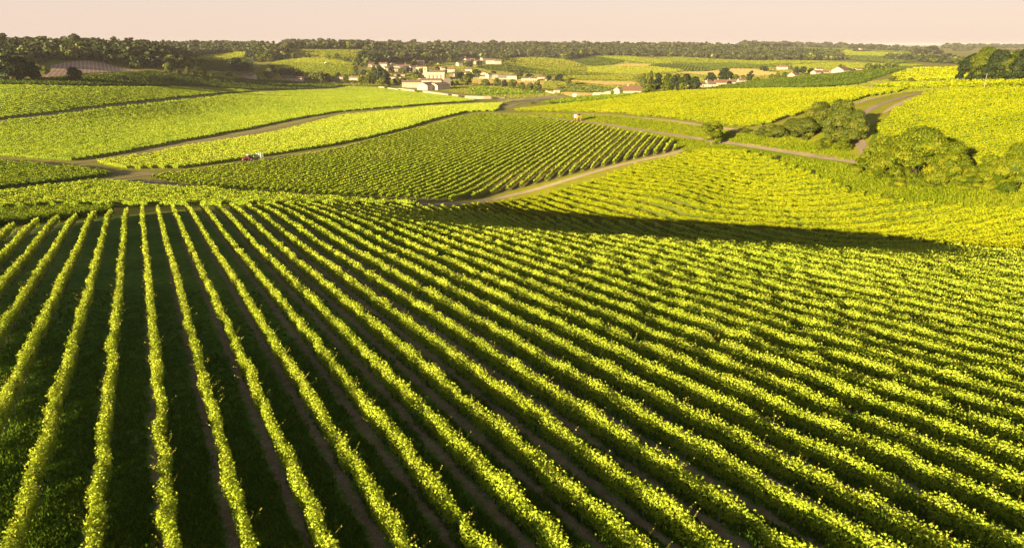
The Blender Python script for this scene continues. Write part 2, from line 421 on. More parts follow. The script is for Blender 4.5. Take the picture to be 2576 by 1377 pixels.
M['valley'] = ground_mat('valley_grass', [(0.0, (0.19, 0.21, 0.03)), (0.5, (0.31, 0.31, 0.05)), (1.0, (0.46, 0.38, 0.10))], 0.04, 0.3, 0.4, 0.008)
M['dust'] = ground_mat('dry_track', [(0.0, (0.46, 0.33, 0.15)), (0.5, (0.60, 0.46, 0.24)), (1.0, (0.74, 0.60, 0.38))], 1.0, 0.05, 7.0, 0.2)
M['path'] = ground_mat('earth_path', [(0.0, (0.27, 0.22, 0.09)), (0.5, (0.43, 0.34, 0.18)), (1.0, (0.58, 0.47, 0.28))], 1.0, 0.05, 7.0, 0.2)
M['asphalt'] = ground_mat('old_road', [(0.0, (0.30, 0.22, 0.14)), (0.5, (0.43, 0.32, 0.21)), (1.0, (0.58, 0.45, 0.31))], 0.7, 0.02, 12.0, 0.2)
M['straw'] = ground_mat('stubble', [(0.0, (0.52, 0.38, 0.15)), (0.5, (0.66, 0.50, 0.23)), (1.0, (0.76, 0.60, 0.32))], 0.08, 0.1, 1.0, 0.02)
M['stone'] = plain('limestone', (0.50, 0.42, 0.29), 0.9, 0.18, 0.8)
M['stone_w'] = plain('white_render', (0.56, 0.49, 0.37), 0.9, 0.12, 0.5)
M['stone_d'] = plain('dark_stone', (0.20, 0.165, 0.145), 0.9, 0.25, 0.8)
M['render_g'] = plain('grey_render', (0.42, 0.36, 0.30), 0.9, 0.15, 0.7)
M['tile'] = plain('clay_tile', (0.23, 0.145, 0.10), 0.85, 0.35, 1.2)
M['tile_r'] = plain('red_tile', (0.27, 0.15, 0.095), 0.85, 0.3, 1.2)
M['tile_d'] = plain('old_tile', (0.28, 0.17, 0.125), 0.9, 0.35, 1.2)
M['shutter'] = plain('window_shade', (0.10, 0.085, 0.075), 0.5, 0.2, 2)
M['shadefloor'] = M['path']

# ------------------------------------------------------------------ the ground, one sheet to the horizon
def build_ground():
    ti = np.linspace(0, NT - 1, 451); ri = np.linspace(0, NR - 1, 651)
    th = -TH + ti / (NT - 1) * 2 * TH; r = np.exp(L0 + ri / (NR - 1) * (L1 - L0))
    back = np.linspace(TH, 2 * math.pi - TH, 92)[1:-1]
    th = np.concatenate([th, back])
    TT, RR = np.meshgrid(th, r, indexing='ij')
    x = RR * np.sin(TT); y = RR * np.cos(TT)
    z = HW(x.ravel(), y.ravel()).reshape(x.shape)
    na, nb = x.shape
    co = np.stack([x, y, z], -1).reshape(-1, 3)
    co = np.vstack([co, [[0, 0, float(HW([0.0], [0.01])[0])]]])
    i, j = np.meshgrid(np.arange(na), np.arange(nb - 1), indexing='ij')
    i2 = (i + 1) % na
    f = np.stack([i * nb + j, i * nb + j + 1, i2 * nb + j + 1, i2 * nb + j], -1).reshape(-1, 4)
    k = np.arange(na); t = np.stack([k * nb, ((k + 1) % na) * nb, np.full(na, na * nb)], -1)
    me = np_mesh('ground', co, [f[:, ::-1], t[:, ::-1]], smooth=True)
    me.flip_normals() if me.polygons[0].normal.z < 0 else None
    o = link('ground', me, M['valley'])
    tag(o, 'rolling farmland falling from the near hill into a shallow valley', kind='structure')
    return o
build_ground()

def inside(px, py, poly):
    c = np.zeros(px.shape, bool); n = len(poly)
    for i in range(n):
        x0, y0 = poly[i]; x1, y1 = poly[(i + 1) % n]
        if y0 == y1: continue
        cr = ((y0 > py) != (y1 > py)) & (px < (x1 - x0) * (py - y0) / (y1 - y0) + x0)
        c ^= cr
    return c
def dens(poly, step=25):
    out = []
    for (x0, y0), (x1, y1) in zip(poly, poly[1:] + poly[:1]):
        n = max(1, int(math.hypot(x1 - x0, (y1 - y0) * 2) / step))
        for k in range(n): out.append((x0 + (x1 - x0) * k / n, y0 + (y1 - y0) * k / n))
    return out
def plan(poly, step=25):
    d = dens(poly, step); x, y = cast([p[0] for p in d], [p[1] for p in d]); return list(zip(x, y))

def sheet(name, poly, mat, lift=0.05, label=None, kind='structure', vs=None, step=14):
    """a thin draped sheet of road, path or field whose outline is given along the sight lines, laid on the terrain"""
    ys = [p[1] for p in poly]; v0, v1 = min(ys), max(ys)
    vals = [v0 + .01]
    while vals[-1] < v1:
        vals.append(vals[-1] + (1.2 if vals[-1] < 230 else 2.5 if vals[-1] < 420 else 5 if vals[-1] < 700 else 14))
    vals[-1] = v1 - .01
    e = list(zip(poly, poly[1:] + poly[:1]))
    def spans(v):
        xs = sorted(x0 + (x1 - x0) * (v - y0) / (y1 - y0) for (x0, y0), (x1, y1) in e if (y0 <= v) != (y1 <= v) or (y0 > v) != (y1 > v) and y0 != y1)
        return [(xs[i], xs[i + 1]) for i in range(0, len(xs) - 1, 2)]
    U, V, F4 = [], [], []; prev = None
    for v in vals:
        cur = []
        for a, b in spans(v):
            n = 2 + int((b - a) / step)
            cur.append((a, b, v))
        if prev is not None:
            for a, b, _ in cur:
                best = [q for q in prev if q[0] < b and q[1] > a]
                if len(best) == 1:
                    qa, qb, qv = best[0]
                    if len([c for c in cur if c[0] < qb and c[1] > qa]) > 1: qa, qb = max(qa, a - 3), min(qb, b + 3)
                elif len(best) > 1: qa, qb, qv = best[0][0], best[-1][1], best[0][2]
                else: continue
                n = 2 + int(max(b - a, qb - qa) / step)
                base = len(U)
                for k in range(n): U.append(qa + (qb - qa) * k / (n - 1)); V.append(qv)
                for k in range(n): U.append(a + (b - a) * k / (n - 1)); V.append(v)
                F4 += [(base + k, base + k + 1, base + n + k + 1, base + n + k) for k in range(n - 1)]
        prev = cur
    x, y = cast(U, V); f = np.array(F4)
    # leave out cells that jump across a fold the sight line skips
    r = np.hypot(x, y)[f]; ok = (r.max(1) / r.min(1)) < 1.12
    f = f[ok]
    co = np.stack([x, y, HW(x, y) + lift], -1)
    me = np_mesh(name, co, f, smooth=True)
    if len(f) and me.polygons[0].normal.z < 0: me.flip_normals()
    return tag(link(name, me, mat), label, kind=kind)
def band(name, pts, mat, width, lift=0.07, label=None):
    """a road or path of true width following a line of survey points"""
    u = [p[0] for p in pts]; v = [p[1] for p in pts]
    t = np.arange(len(pts)); tt = np.linspace(0, len(pts) - 1, (len(pts) - 1) * 10 + 1)
    # smooth centre line
    def sm(a):
        a = np.array(a, float); o = np.interp(tt, t, a)
        for _ in range(6): o[1:-1] = (o[:-2] + 2 * o[1:-1] + o[2:]) / 4
        return o
    x, y = cast(sm(u), sm(v)); x, y = sm2(x), sm2(y)
    wd = np.interp(tt, t, width) if hasattr(width, '__len__') else np.full(len(tt), width)
    dx, dy = np.gradient(x), np.gradient(y); L = np.hypot(dx, dy) + 1e-9; nx, ny = -dy / L, dx / L
    K = 5; rows = []
    for k in range(K):
        s = (k / (K - 1) - .5) * wd
        X, Y = x + nx * s, y + ny * s
        rows.append(np.stack([X, Y, HW(X, Y) + lift], -1))
    co = np.stack(rows, 1).reshape(-1, 3); i, k = np.meshgrid(np.arange(len(tt) - 1), np.arange(K - 1), indexing='ij')
    f = np.stack([i * K + k, i * K + k + 1, (i + 1) * K + k + 1, (i + 1) * K + k], -1).reshape(-1, 4)
    me = np_mesh(name, co, f, smooth=True)
    if me.polygons[0].normal.z < 0: me.flip_normals()
    return tag(link(name, me, mat), label, kind='structure')
def sm2(a):
    a = a.copy()
    for _ in range(4): a[1:-1] = (a[:-2] + 2 * a[1:-1] + a[2:]) / 4
    return a

# ------------------------------------------------------------------ outlines of the plots (survey positions)
NEAR_TOP = [(-260, 640), (0, 592), (56, 577), (101, 570), (144, 564), (187, 560), (232, 553), (268, 547), (309, 544), (349, 541), (387, 538), (423, 535), (458, 531), (600, 530), (760, 527), (960, 527), (1130, 530)]
FOLD = [(1300, 556), (1500, 567), (1700, 576), (1900, 587), (2100, 602), (2300, 620), (2450, 642), (2830, 690)]
NEARP = [(-400, 672)] + NEAR_TOP + FOLD[:-1] + [(2830, 680), (3000, 690), (3000, 1750), (-400, 1750)]
CP_ = [(1150, 523), (1240, 515), (1341, 497), (1391, 487), (1487, 460), (1601, 419), (1685, 401), (1726, 389), (1774, 379), (1874, 386), (1943, 405), (2011, 432), (2090, 463), (2164, 493), (2277, 514), (2379, 524), (2575, 532), (2830, 545), (3000, 552), (3000, 690), (2830, 680)] + FOLD[:-1][::-1] + [(1160, 530)]
MP = [(371, 450), (486, 469), (625, 480), (777, 491), (894, 498), (1003, 503), (1081, 507), (1131, 509), (1196, 501), (1260, 487), (1326, 470), (1389, 454), (1421, 443), (1512, 422), (1601, 400), (1658, 390), (1697, 382),
      (1703, 361), (1666, 352), (1620, 342), (1558, 331), (1514, 322), (1445, 311), (1383, 303), (1341, 297), (1276, 291), (1213, 289), (1159, 297), (1100, 313), (1042, 329), (983, 344), (894, 367), (815, 386), (694, 405), (555, 423), (434, 440)]
HP = [(243, 412), (273, 422), (312, 427), (390, 427), (447, 426), (520, 418), (611, 405), (729, 386), (833, 369), (926, 350), (1026, 325), (1101, 301), (1176, 283), (1251, 280), (1266, 262), (1201, 264), (1076, 271), (951, 284), (851, 294), (751, 321), (676, 339), (626, 346), (447, 375), (390, 389), (273, 404)]
GP = [(-200, 385), (0, 394), (97, 404), (181, 407), (273, 395), (370, 375), (447, 360), (626, 327), (751, 300), (851, 283), (976, 272), (1101, 262), (1201, 255), (1151, 246), (1051, 234), (938, 221), (876, 220), (838, 226), (726, 230), (644, 234), (450, 254), (250, 276), (125, 294), (0, 309), (-200, 330)]
AP = [(-200, 222), (0, 216), (250, 221), (475, 221), (625, 228), (644, 230), (450, 248), (250, 271), (100, 290), (0, 303), (-200, 322)]
N1P = [(-200, 208), (0, 204), (120, 199), (212, 191), (375, 180), (500, 193), (644, 201), (800, 211), (863, 216), (838, 222), (726, 226), (644, 227), (475, 218), (250, 218), (0, 213), (-200, 219)]
FP = [(-200, 400), (0, 408), (97, 416), (195, 426), (292, 438), (273, 444), (175, 458), (0, 477), (-200, 492)]
EP = [(-250, 520), (0, 490), (97, 478), (195, 466), (257, 459), (321, 464), (370, 471), (447, 476), (520, 480), (694, 495), (894, 506), (1060, 517), (1130, 522), (960, 521), (894, 521), (625, 521), (347, 522), (234, 521), (136, 523), (0, 531), (-250, 545)]
DP = [(-250, 552), (0, 537), (156, 528), (288, 531), (291, 540), (195, 551), (0, 572), (-250, 602)]
JP = [(1289, 279), (1440, 263), (1516, 256), (1626, 239), (1751, 231), (1895, 228), (2137, 226), (2276, 228), (2276, 231), (2192, 245), (2131, 262), (2012, 290), (1943, 312), (1891, 326), (1851, 324), (1759, 311), (1701, 301), (1601, 293), (1551, 286), (1451, 283), (1301, 281)]
PP = [(1359, 262), (1402, 252), (1520, 243), (1624, 237), (1570, 245), (1516, 253), (1440, 260)]
KP = [(1751, 229), (1859, 211), (1998, 193), (2137, 179), (2290, 169), (2159, 214), (1998, 223), (1859, 226)]
IP = [(2331, 237), (2276, 262), (2234, 287), (2200, 320), (2190, 350), (2300, 400), (2450, 430), (2575, 450), (2830, 450), (2830, 226), (2575, 226), (2420, 230)]
LP = [(2295, 174), (2422, 171), (2700, 174), (2700, 196), (2428, 204), (2226, 205), (2248, 187)]
L3P = [(2165, 219), (2420, 209), (2575, 204), (2830, 204), (2830, 218), (2575, 218), (2387, 222), (2280, 227)]
VP_ = [(1170, 236), (1191, 218), (1370, 234), (1368, 237), (1200, 240)]

# ------------------------------------------------------------------ verges, roads and paths
sheet('verge', [(1262, 283), (1301, 282), (1451, 284), (1551, 287), (1601, 294), (1701, 302), (1759, 312), (1851, 325), (1891, 328), (1943, 314), (2012, 291), (2131, 263), (2276, 232), (2340, 231), (2331, 237), (2276, 262), (2234, 287), (2206, 312), (2190, 350), (2210, 410), (2151, 414), (1895, 392), (1787, 383), (1726, 392), (1685, 404), (1601, 422), (1487, 463), (1391, 490), (1341, 500), (1240, 518), (1150, 526), (1120, 520), (1131, 508), (1196, 500), (1260, 486), (1389, 453), (1512, 421), (1601, 399), (1658, 389), (1695, 381), (1700, 360), (1620, 341), (1514, 321), (1383, 302), (1276, 290)], M['verge'], 0.04, 'sunlit grass verge between the vine plots and the farm road')
sheet('grass_track', [(-250, 655), (0, 595), (144, 566), (268, 549), (349, 543), (423, 538), (600, 533), (960, 529), (1130, 531), (1160, 524), (960, 519), (347, 520), (136, 520), (-250, 543)], M['verge'], 0.04, 'mown grass track at the far end of the near vine rows')
sheet('grass_bank', [(1760, 352), (1895, 368), (2151, 409), (2190, 350), (2206, 312), (2300, 400), (2450, 432), (2830, 452), (2830, 550), (2575, 535), (2379, 527), (2277, 517), (2164, 496), (2090, 466), (2011, 435), (1943, 408), (1874, 389), (1774, 382)], M['lush'], 0.08, 'lush green bank below the farm road on the right')
band('road', [(-120, 497), (0, 484), (139, 470), (243, 456), (347, 443), (451, 432), (555, 420), (640, 406), (729, 391), (815, 379), (901, 361), (1026, 332), (1126, 305), (1201, 289), (1251, 285), (1330, 290), (1401, 300), (1439, 303), (1501, 309), (1576, 322), (1676, 338), (1751, 348), (1859, 363), (1998, 384), (2160, 408), (2260, 430)], M['asphalt'], [2.9] * 5 + [2.7] * 21, 0.10, 'narrow grey farm road winding between the vine plots')
band('side_road', [(-120, 395), (0, 404), (97, 411), (195, 424), (292, 434), (345, 437), (390, 437)], M['asphalt'], 3.0, 0.12, 'grey side road joining at the left crossroads')
band('path', [(181, 411), (250, 403), (312, 393), (447, 367), (626, 334), (751, 306), (851, 287), (976, 276), (1126, 265), (1251, 261)], M['path'], [5, 6, 7, 8, 9, 8, 7, 6, 6, 6], 0.09, 'earth track between two pale vine plots')
band('path', [(-60, 316), (0, 307), (125, 291), (250, 273), (450, 251), (644, 232), (838, 223), (900, 217)], M['path'], 7.0, 0.09, 'earth track climbing between the upper left vine plots')
band('path', [(360, 455), (486, 474), (625, 486), (777, 497), (894, 503), (1003, 509), (1090, 515), (1180, 512), (1260, 497), (1341, 479)], M['path'], [4, 3.5, 3, 3, 3, 3, 3, 2.6, 2.4, 2.0], 0.08, 'stony headland at the foot of the striped middle plot')
band('path', [(1240, 503), (1341, 479), (1441, 449), (1549, 418), (1640, 398), (1690, 388), (1730, 372)], M['dust'], [1.4, 2.2, 2.4, 2.4, 2.4, 3.2, 2.0], 0.13, 'pale dry track along the striped middle plot')
band('path', [(1440, 284), (1497, 288), (1601, 296), (1700, 306), (1765, 316)], M['dust'], [1, 2.5, 3, 3, 2], 0.08, 'pale dry bank below the sunlit plot')
sheet('earth_patch', [(1812, 318), (1850, 325), (1888, 334), (1872, 347), (1822, 334)], M['dust'], 0.07, 'bare pale earth beside the lone tree')
band('road', [(2205, 420), (2178, 385), (2163, 360), (2154, 340), (2157, 315), (2165, 290), (2206, 265), (2276, 243), (2331, 233), (2387, 226), (2575, 222), (2750, 221)], M['asphalt'], [2.6] * 6 + [2.8, 3.1, 3.1, 2.8, 2.5, 2.5], 0.12, 'purple grey lane curving up over the right hill')
band('path', [(2136, 266), (2180, 252), (2234, 239), (2280, 233)], M['dust'], [3, 3, 3, 1.5], 0.09, 'dry strip left of the curving lane')
band('path', [(2222, 285), (2260, 262), (2300, 246), (2325, 238)], M['dust'], [1, 3, 3, 1.5], 0.09, 'dry strip right of the curving lane')
band('lane', [(930, 219), (1000, 220), (1060, 226), (1130, 236), (1200, 246), (1290, 249), (1400, 246), (1440, 246)], M['dust'], 5.0, 0.2, 'village lane running along the stone wall')
band('lane', [(1252, 262), (1270, 272), (1300, 262), (1345, 256), (1352, 250), (1400, 246)], M['asphalt'], 5.0, 0.2, 'grey lane leading down to the village')
band('lane', [(1365, 207), (1385, 212), (1392, 222), (1390, 232), (1400, 246)], M['asphalt'], 6.0, 0.25, 'grey lane dropping to the small red roofed shed')
band('path', [(2130, 198), (2190, 188), (2250, 178), (2300, 170)], M['path'], 6.0, 0.1, 'earth track between the far right vine plots')

band('path', [(181, 411), (250, 403), (312, 393), (447, 367), (626, 334), (751, 306), (851, 287), (976, 276), (1126, 265), (1251, 261)], M['verge'], 1.6, 0.14, 'grassy middle of the earth track between two pale plots')
band('path', [(0, 307), (125, 291), (250, 273), (450, 251), (644, 232), (838, 223)], M['verge'], 1.6, 0.14, 'grassy middle of the climbing earth track')
band('path', [(97, 411), (195, 424), (292, 434)], M['verge'], .5, 0.17, 'worn grass crown of the side road')
band('path', [(1501, 309), (1576, 322), (1676, 338), (1751, 348), (1859, 363), (1998, 384), (2140, 405)], M['path'], .45, 0.15, 'worn crown of the farm road')
# floors of the two plots where the ground shows
SPN, AZN = 2.76, -28.4
nn = (math.cos(R(AZN)), -math.sin(R(AZN)))
SPM, AZM = 2.7, 18.0
PHN = 0.25
def ph_of(az, sp, pt):
    x, y = cast([pt[0]], [pt[1]]); q = (x[0] * math.cos(R(az)) - y[0] * math.sin(R(az))) / sp
    return q - math.floor(q)
PHN = ph_of(AZN, SPN, (432, 1395))
PHM = 0.3
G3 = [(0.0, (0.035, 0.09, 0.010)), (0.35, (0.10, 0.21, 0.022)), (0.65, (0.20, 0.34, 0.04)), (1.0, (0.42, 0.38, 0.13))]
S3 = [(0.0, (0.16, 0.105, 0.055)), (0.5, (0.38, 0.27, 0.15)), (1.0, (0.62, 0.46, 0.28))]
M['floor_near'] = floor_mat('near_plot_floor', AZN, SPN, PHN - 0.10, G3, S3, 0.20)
M['floor_mid'] = floor_mat('middle_plot_floor', AZM, SPM, PHM - 0.5, [(0.0, (0.20, 0.15, 0.06)), (0.5, (0.36, 0.25, 0.12)), (1.0, (0.48, 0.35, 0.18))], [(0.0, (0.10, 0.13, 0.02)), (0.5, (0.20, 0.20, 0.05)), (1.0, (0.30, 0.25, 0.09))], 0.5, False)
M['under'] = ground_mat('plot_floor', [(0.0, (0.07, 0.12, 0.010)), (0.5, (0.15, 0.20, 0.018)), (1.0, (0.25, 0.25, 0.04))], 0.6, 0.1, 4.0, 0.05)
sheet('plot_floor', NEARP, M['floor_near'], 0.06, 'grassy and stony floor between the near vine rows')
sheet('plot_floor', MP, M['floor_mid'], 0.06, 'brown and green floor of the striped middle plot')
for nm, pl in (('right', CP_), ('low', EP), ('left', DP), ('corner', FP)):
    sheet('plot_floor', pl, M['under'], 0.09 if nm == 'left' else 0.055, 'green floor under the vines of a neighbouring plot')

# ------------------------------------------------------------------ vine rows
def ordinal(n):
    ones = ['', 'first', 'second', 'third', 'fourth', 'fifth', 'sixth', 'seventh', 'eighth', 'ninth', 'tenth', 'eleventh', 'twelfth', 'thirteenth', 'fourteenth', 'fifteenth', 'sixteenth', 'seventeenth', 'eighteenth', 'nineteenth']
    if n >= 100: return 'one hundredth' if n == 100 else 'one hundred and ' + ordinal(n - 100)
    if n < 20: return ones[n]
    t, o = divmod(n, 10); tn = ['', '', 'twent', 'thirt', 'fort', 'fift', 'sixt', 'sevent', 'eight', 'ninet']
    return tn[t] + 'ieth' if o == 0 else tn[t] + 'y-' + ones[o]

def row_lines(poly, az, sp, ph, step=1.0, zmax=1e9):
    pp = plan(poly); pp_a = np.array(pp)
    d = np.array([math.sin(R(az)), math.cos(R(az))]); nn_ = np.array([math.cos(R(az)), -math.sin(R(az))])
    q = pp_a @ nn_; t = pp_a @ d
    rows = []
    for k in range(int(math.floor(q.min() / sp - ph)), int(math.ceil(q.max() / sp - ph)) + 1):
        c = (k + ph) * sp
        tt = np.arange(t.min() - step, t.max() + step, step)
        wv = 0.10 * np.sin(tt * 0.035 + k * 0.2) 
        x = nn_[0] * (c + wv) + d[0] * tt; y = nn_[1] * (c + wv) + d[1] * tt
        ok = inside(x, y, pp)
        z = H(x, y); u, v, zc = project(x, y, z + 1.4)
        ok &= (u > -330) & (u < 2900) & (v < 1600) & (zc > 8) & (y > 2)
        i = np.flatnonzero(ok)
        if len(i) < 4: continue
        runs = np.split(i, np.flatnonzero(np.diff(i) > 1) + 1)
        rr = [(x[r], y[r], z[r] + CAM_Z, zc[r], u[r], v[r]) for r in runs if len(r) * step >= 5 and len(r) > 2]
        if rr: rows.append((k, rr))
    return rows, d, nn_

def vig_noise(L, cell, gap):
    n = int(L / cell) + 3
    a = rng.uniform(0.72, 1.22, n)
    a[rng.random(n) < gap] = rng.uniform(0.1, 0.45)
    return a
def foliage(run, d, nn_, h, lo, wd, ks, amin, amax, cov, gap, core=0.62, shoots=False, tb=0.5, sg=0.17):
    """leaves of one stretch of a trained row, over a ragged inner body of foliage"""
    x, y, z, zc, u, v = run
    step = float(np.hypot(x[1] - x[0], y[1] - y[0])); L = step * (len(x) - 1); s = np.arange(len(x)) * step
    a = np.clip(ks * zc, amin, amax); per = 2 * (h - lo) + wd
    dn = cov * per / (0.62 * a * a)
    cum = np.concatenate([[0], np.cumsum((dn[1:] + dn[:-1]) / 2 * step)])
    N = max(6, int(cum[-1]))
    t = np.interp(np.sort(rng.random(N)) * cum[-1], cum, s)
    cell = 1.25
    vg = vig_noise(L, cell, gap); hv = rng.normal(0, 0.075, len(vg)); lv = rng.normal(0, 0.07, len(vg))
    def samp(arr, tt):
        q = tt / cell; i = q.astype(int); f = q - i; f = f * f * (3 - 2 * f); return arr[i] * (1 - f) + arr[i + 1] * f
    vgt = samp(vg, t)
    keep = rng.random(N) < np.clip(vgt * 1.3, 0, 1); t = t[keep]; vgt = vgt[keep]; N = len(t)
    ph = rng.uniform(-0.35 * math.pi, 1.35 * math.pi, N)
    ph = np.where(ph < 0, ph * 0.9, ph)
    rho = rng.uniform(0.62, 1.0, N) ** 0.6 * np.clip(vgt, .5, 2) + (rng.random(N) < (0.26 if zc.mean() < 140 else .14)) * rng.uniform(0.1, 0.55, N)
    c, sn = np.cos(ph), np.sin(ph)
    se = (np.abs(c) ** 2.6 + np.abs(sn) ** 2.6) ** (-1 / 2.6)
    lat = wd / 2 * c * se * rho + samp(lv, t)
    hh = (h - lo) / 2
    up = lo + hh + hh * sn * se * rho + samp(hv, t)
    up = np.maximum(up, 0.12)
    lat *= 0.72 + 0.42 * np.clip((up - lo) / (h - lo), 0, 1.1)
    X = np.interp(t, s, x) + nn_[0] * lat; Y = np.interp(t, s, y) + nn_[1] * lat; Zz = np.interp(t, s, z) + up
    al = np.interp(t, s, a) * rng.uniform(0.65, 1.3, N)
    nrm = np.stack([nn_[0] * c * 1.0, nn_[1] * c * 1.0, sn * 0.9], -1) + rng.normal(0, 0.75, (N, 3))
    nrm /= np.linalg.norm(nrm, axis=1, keepdims=True) + 1e-9
    ref = rng.normal(0, 1, (N, 3)); t1 = np.cross(nrm, ref); t1 /= np.linalg.norm(t1, axis=1, keepdims=True) + 1e-9; t2 = np.cross(nrm, t1)
    P0 = np.stack([X, Y, Zz], -1); q = al[:, None]
    near = zc.mean() < 140
    if near:   # kite shaped leaf, slightly folded
        vs = np.stack([P0 - t1 * q * .55, P0 - t2 * q * .5 + t1 * q * .12 + nrm * q * .10, P0 + t1 * q * .62, P0 + t2 * q * .5 + t1 * q * .12 + nrm * q * .10], 1)
        k = 4
    else:
        vs = np.stack([P0 - t1 * q * .6, P0 + t1 * q * .6 - t2 * q * .1, P0 + t2 * q * .85], 1); k = 3
    V = vs.reshape(-1, 3); Fc = np.arange(N * k).reshape(N, k)
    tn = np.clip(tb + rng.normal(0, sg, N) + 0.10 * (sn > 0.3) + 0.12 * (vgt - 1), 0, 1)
    # inner body
    cs = max(0.9, step); ns = max(2, int(L / cs) + 1); ts = np.linspace(0, L, ns)
    vgs = np.clip(samp(vg, ts), 0.0, 1.1)
    ang = np.array([-0.5, 0.12, 0.36, 0.64, 0.88, 1.5]) * math.pi
    jit = rng.uniform(0.75, 1.12, (ns, 6)) * vgs[:, None] * core
    la = (wd / 2 * np.cos(ang) * 1.1)[None] * jit; uu = lo + hh + (hh * np.sin(ang) * 1.05)[None] * jit
    uu = np.maximum(uu, .1)
    bx = np.interp(ts, s, x)[:, None] + nn_[0] * la; by = np.interp(ts, s, y)[:, None] + nn_[1] * la; bz = np.interp(ts, s, z)[:, None] + uu
    B = np.stack([bx, by, bz], -1).reshape(-1, 3)
    i, j = np.meshgrid(np.arange(ns - 1), np.arange(6), indexing='ij'); j2 = (j + 1) % 6
    fb = np.stack([i * 6 + j, i * 6 + j2, (i + 1) * 6 + j2, (i + 1) * 6 + j], -1).reshape(-1, 4)
    tbd = np.clip(rng.normal(tb - .42, .1, len(fb)), 0, 1)  # inner faces tinted darker than the leaves, depth shade put into the colour
    return V, Fc, tn, B, fb, tbd

def pack(parts, origin):
    """several (V, F, tint, B, Fb, tintb) -> mesh arrays"""
    vs, f3, f4, t3, t4 = [], [], [], [], []; b = 0
    for V, Fc, tn, B, fb, tbd in parts:
        if len(V):
            (f4 if Fc.shape[1] == 4 else f3).append(Fc + b); (t4 if Fc.shape[1] == 4 else t3).append(tn); vs.append(V); b += len(V)
        vs.append(B); f4.append(fb + b); t4.append(tbd); b += len(B)
    co = np.concatenate(vs) - np.array(origin)
    fl, tl = [], []
    if f3: fl.append(np.concatenate(f3)); tl.append(np.concatenate(t3))
    fl.append(np.concatenate(f4)); tl.append(np.concatenate(t4))
    return co, fl, np.concatenate(tl)

def trunk_mesh(seed):
    r = np.random.default_rng(seed); m = MB()
    p = Vector((0, 0, -0.05)); rad = 0.035
    for k in range(3):
        q = p + Vector((r.normal(0, .05), r.normal(0, .05), 0.28)); m.tube(p, q, rad, rad * .85, 6); p = q; rad *= .85
    for s in (-1, 1):
        m.tube(p, p + Vector((r.normal(0, .03), s * 0.34, 0.12 + r.random() * .08)), .02, .012, 5)
    return m.mesh('trunk')
TRUNKS = [trunk_mesh(s) for s in range(5)]
st = MB(); st.tube((0, 0, -0.1), (0, 0, 1.55), .035, .03, 6); STAKE = st.mesh('stake')
for me in TRUNKS: me.materials.append(M['vine_wood'])
STAKE.materials.append(M['stake'])
SHOOT_V = None
def shoots(run, d, nn_, h, dens_, zlim):
    """young canes sprouting above and beside the row"""
    x, y, z, zc, u, v = run
    step = float(np.hypot(x[1] - x[0], y[1] - y[0])); s = np.arange(len(x)) * step
    L = s[-1]; N = int(L * dens_)
    t = rng.uniform(0, L, N); zz = np.interp(t, s, zc); t = t[zz < zlim]; N = len(t)
    if N == 0: return None
    X = np.interp(t, s, x); Y = np.interp(t, s, y); Z0_ = np.interp(t, s, z)
    side = rng.normal(0, 0.20, N); base = np.stack([X + nn_[0] * side, Y + nn_[1] * side, Z0_ + h - rng.uniform(0.05, 0.30, N)], -1)
    dirv = np.stack([nn_[0] * side * 2.2 + rng.normal(0, .3, N), nn_[1] * side * 2.2 + rng.normal(0, .3, N), np.full(N, 1.0)], -1)
    dirv /= np.linalg.norm(dirv, axis=1, keepdims=True); ln = rng.uniform(0.25, 0.62, N)[:, None]
    tip = base + dirv * ln
    wv = np.cross(dirv, rng.normal(0, 1, (N, 3))); wv /= np.linalg.norm(wv, axis=1, keepdims=True); wv *= 0.011
    V = [np.stack([base - wv, base + wv, tip], 1).reshape(-1, 3)]; Fs = [np.arange(N * 3).reshape(N, 3)]; T = [np.clip(rng.normal(.3, .2, N), 0, 1)]
    b = 3 * N
    for fr in (0.35, 0.6, 0.82, 1.0):
        c = base + dirv * ln * fr + rng.normal(0, .03, (N, 3)); a = (rng.uniform(.07, .12, N) * (1.15 - fr * .5))[:, None]
        n1 = rng.normal(0, 1, (N, 3)); n1[:, 2] += .6; n1 /= np.linalg.norm(n1, axis=1, keepdims=True)
        t1 = np.cross(n1, rng.normal(0, 1, (N, 3))); t1 /= np.linalg.norm(t1, axis=1, keepdims=True); t2 = np.cross(n1, t1)
        V.append(np.stack([c - t1 * a * .5, c + t2 * a * .5, c + t1 * a * .6, c - t2 * a * .5], 1).reshape(-1, 3))
        Fs.append(b + np.arange(N * 4).reshape(N, 4)); T.append(np.clip(rng.normal(.72, .2, N) + .1 * fr, 0, 1)); b += 4 * N
    return np.concatenate(V), [Fs[0], np.concatenate(Fs[1:])], np.concatenate(T)

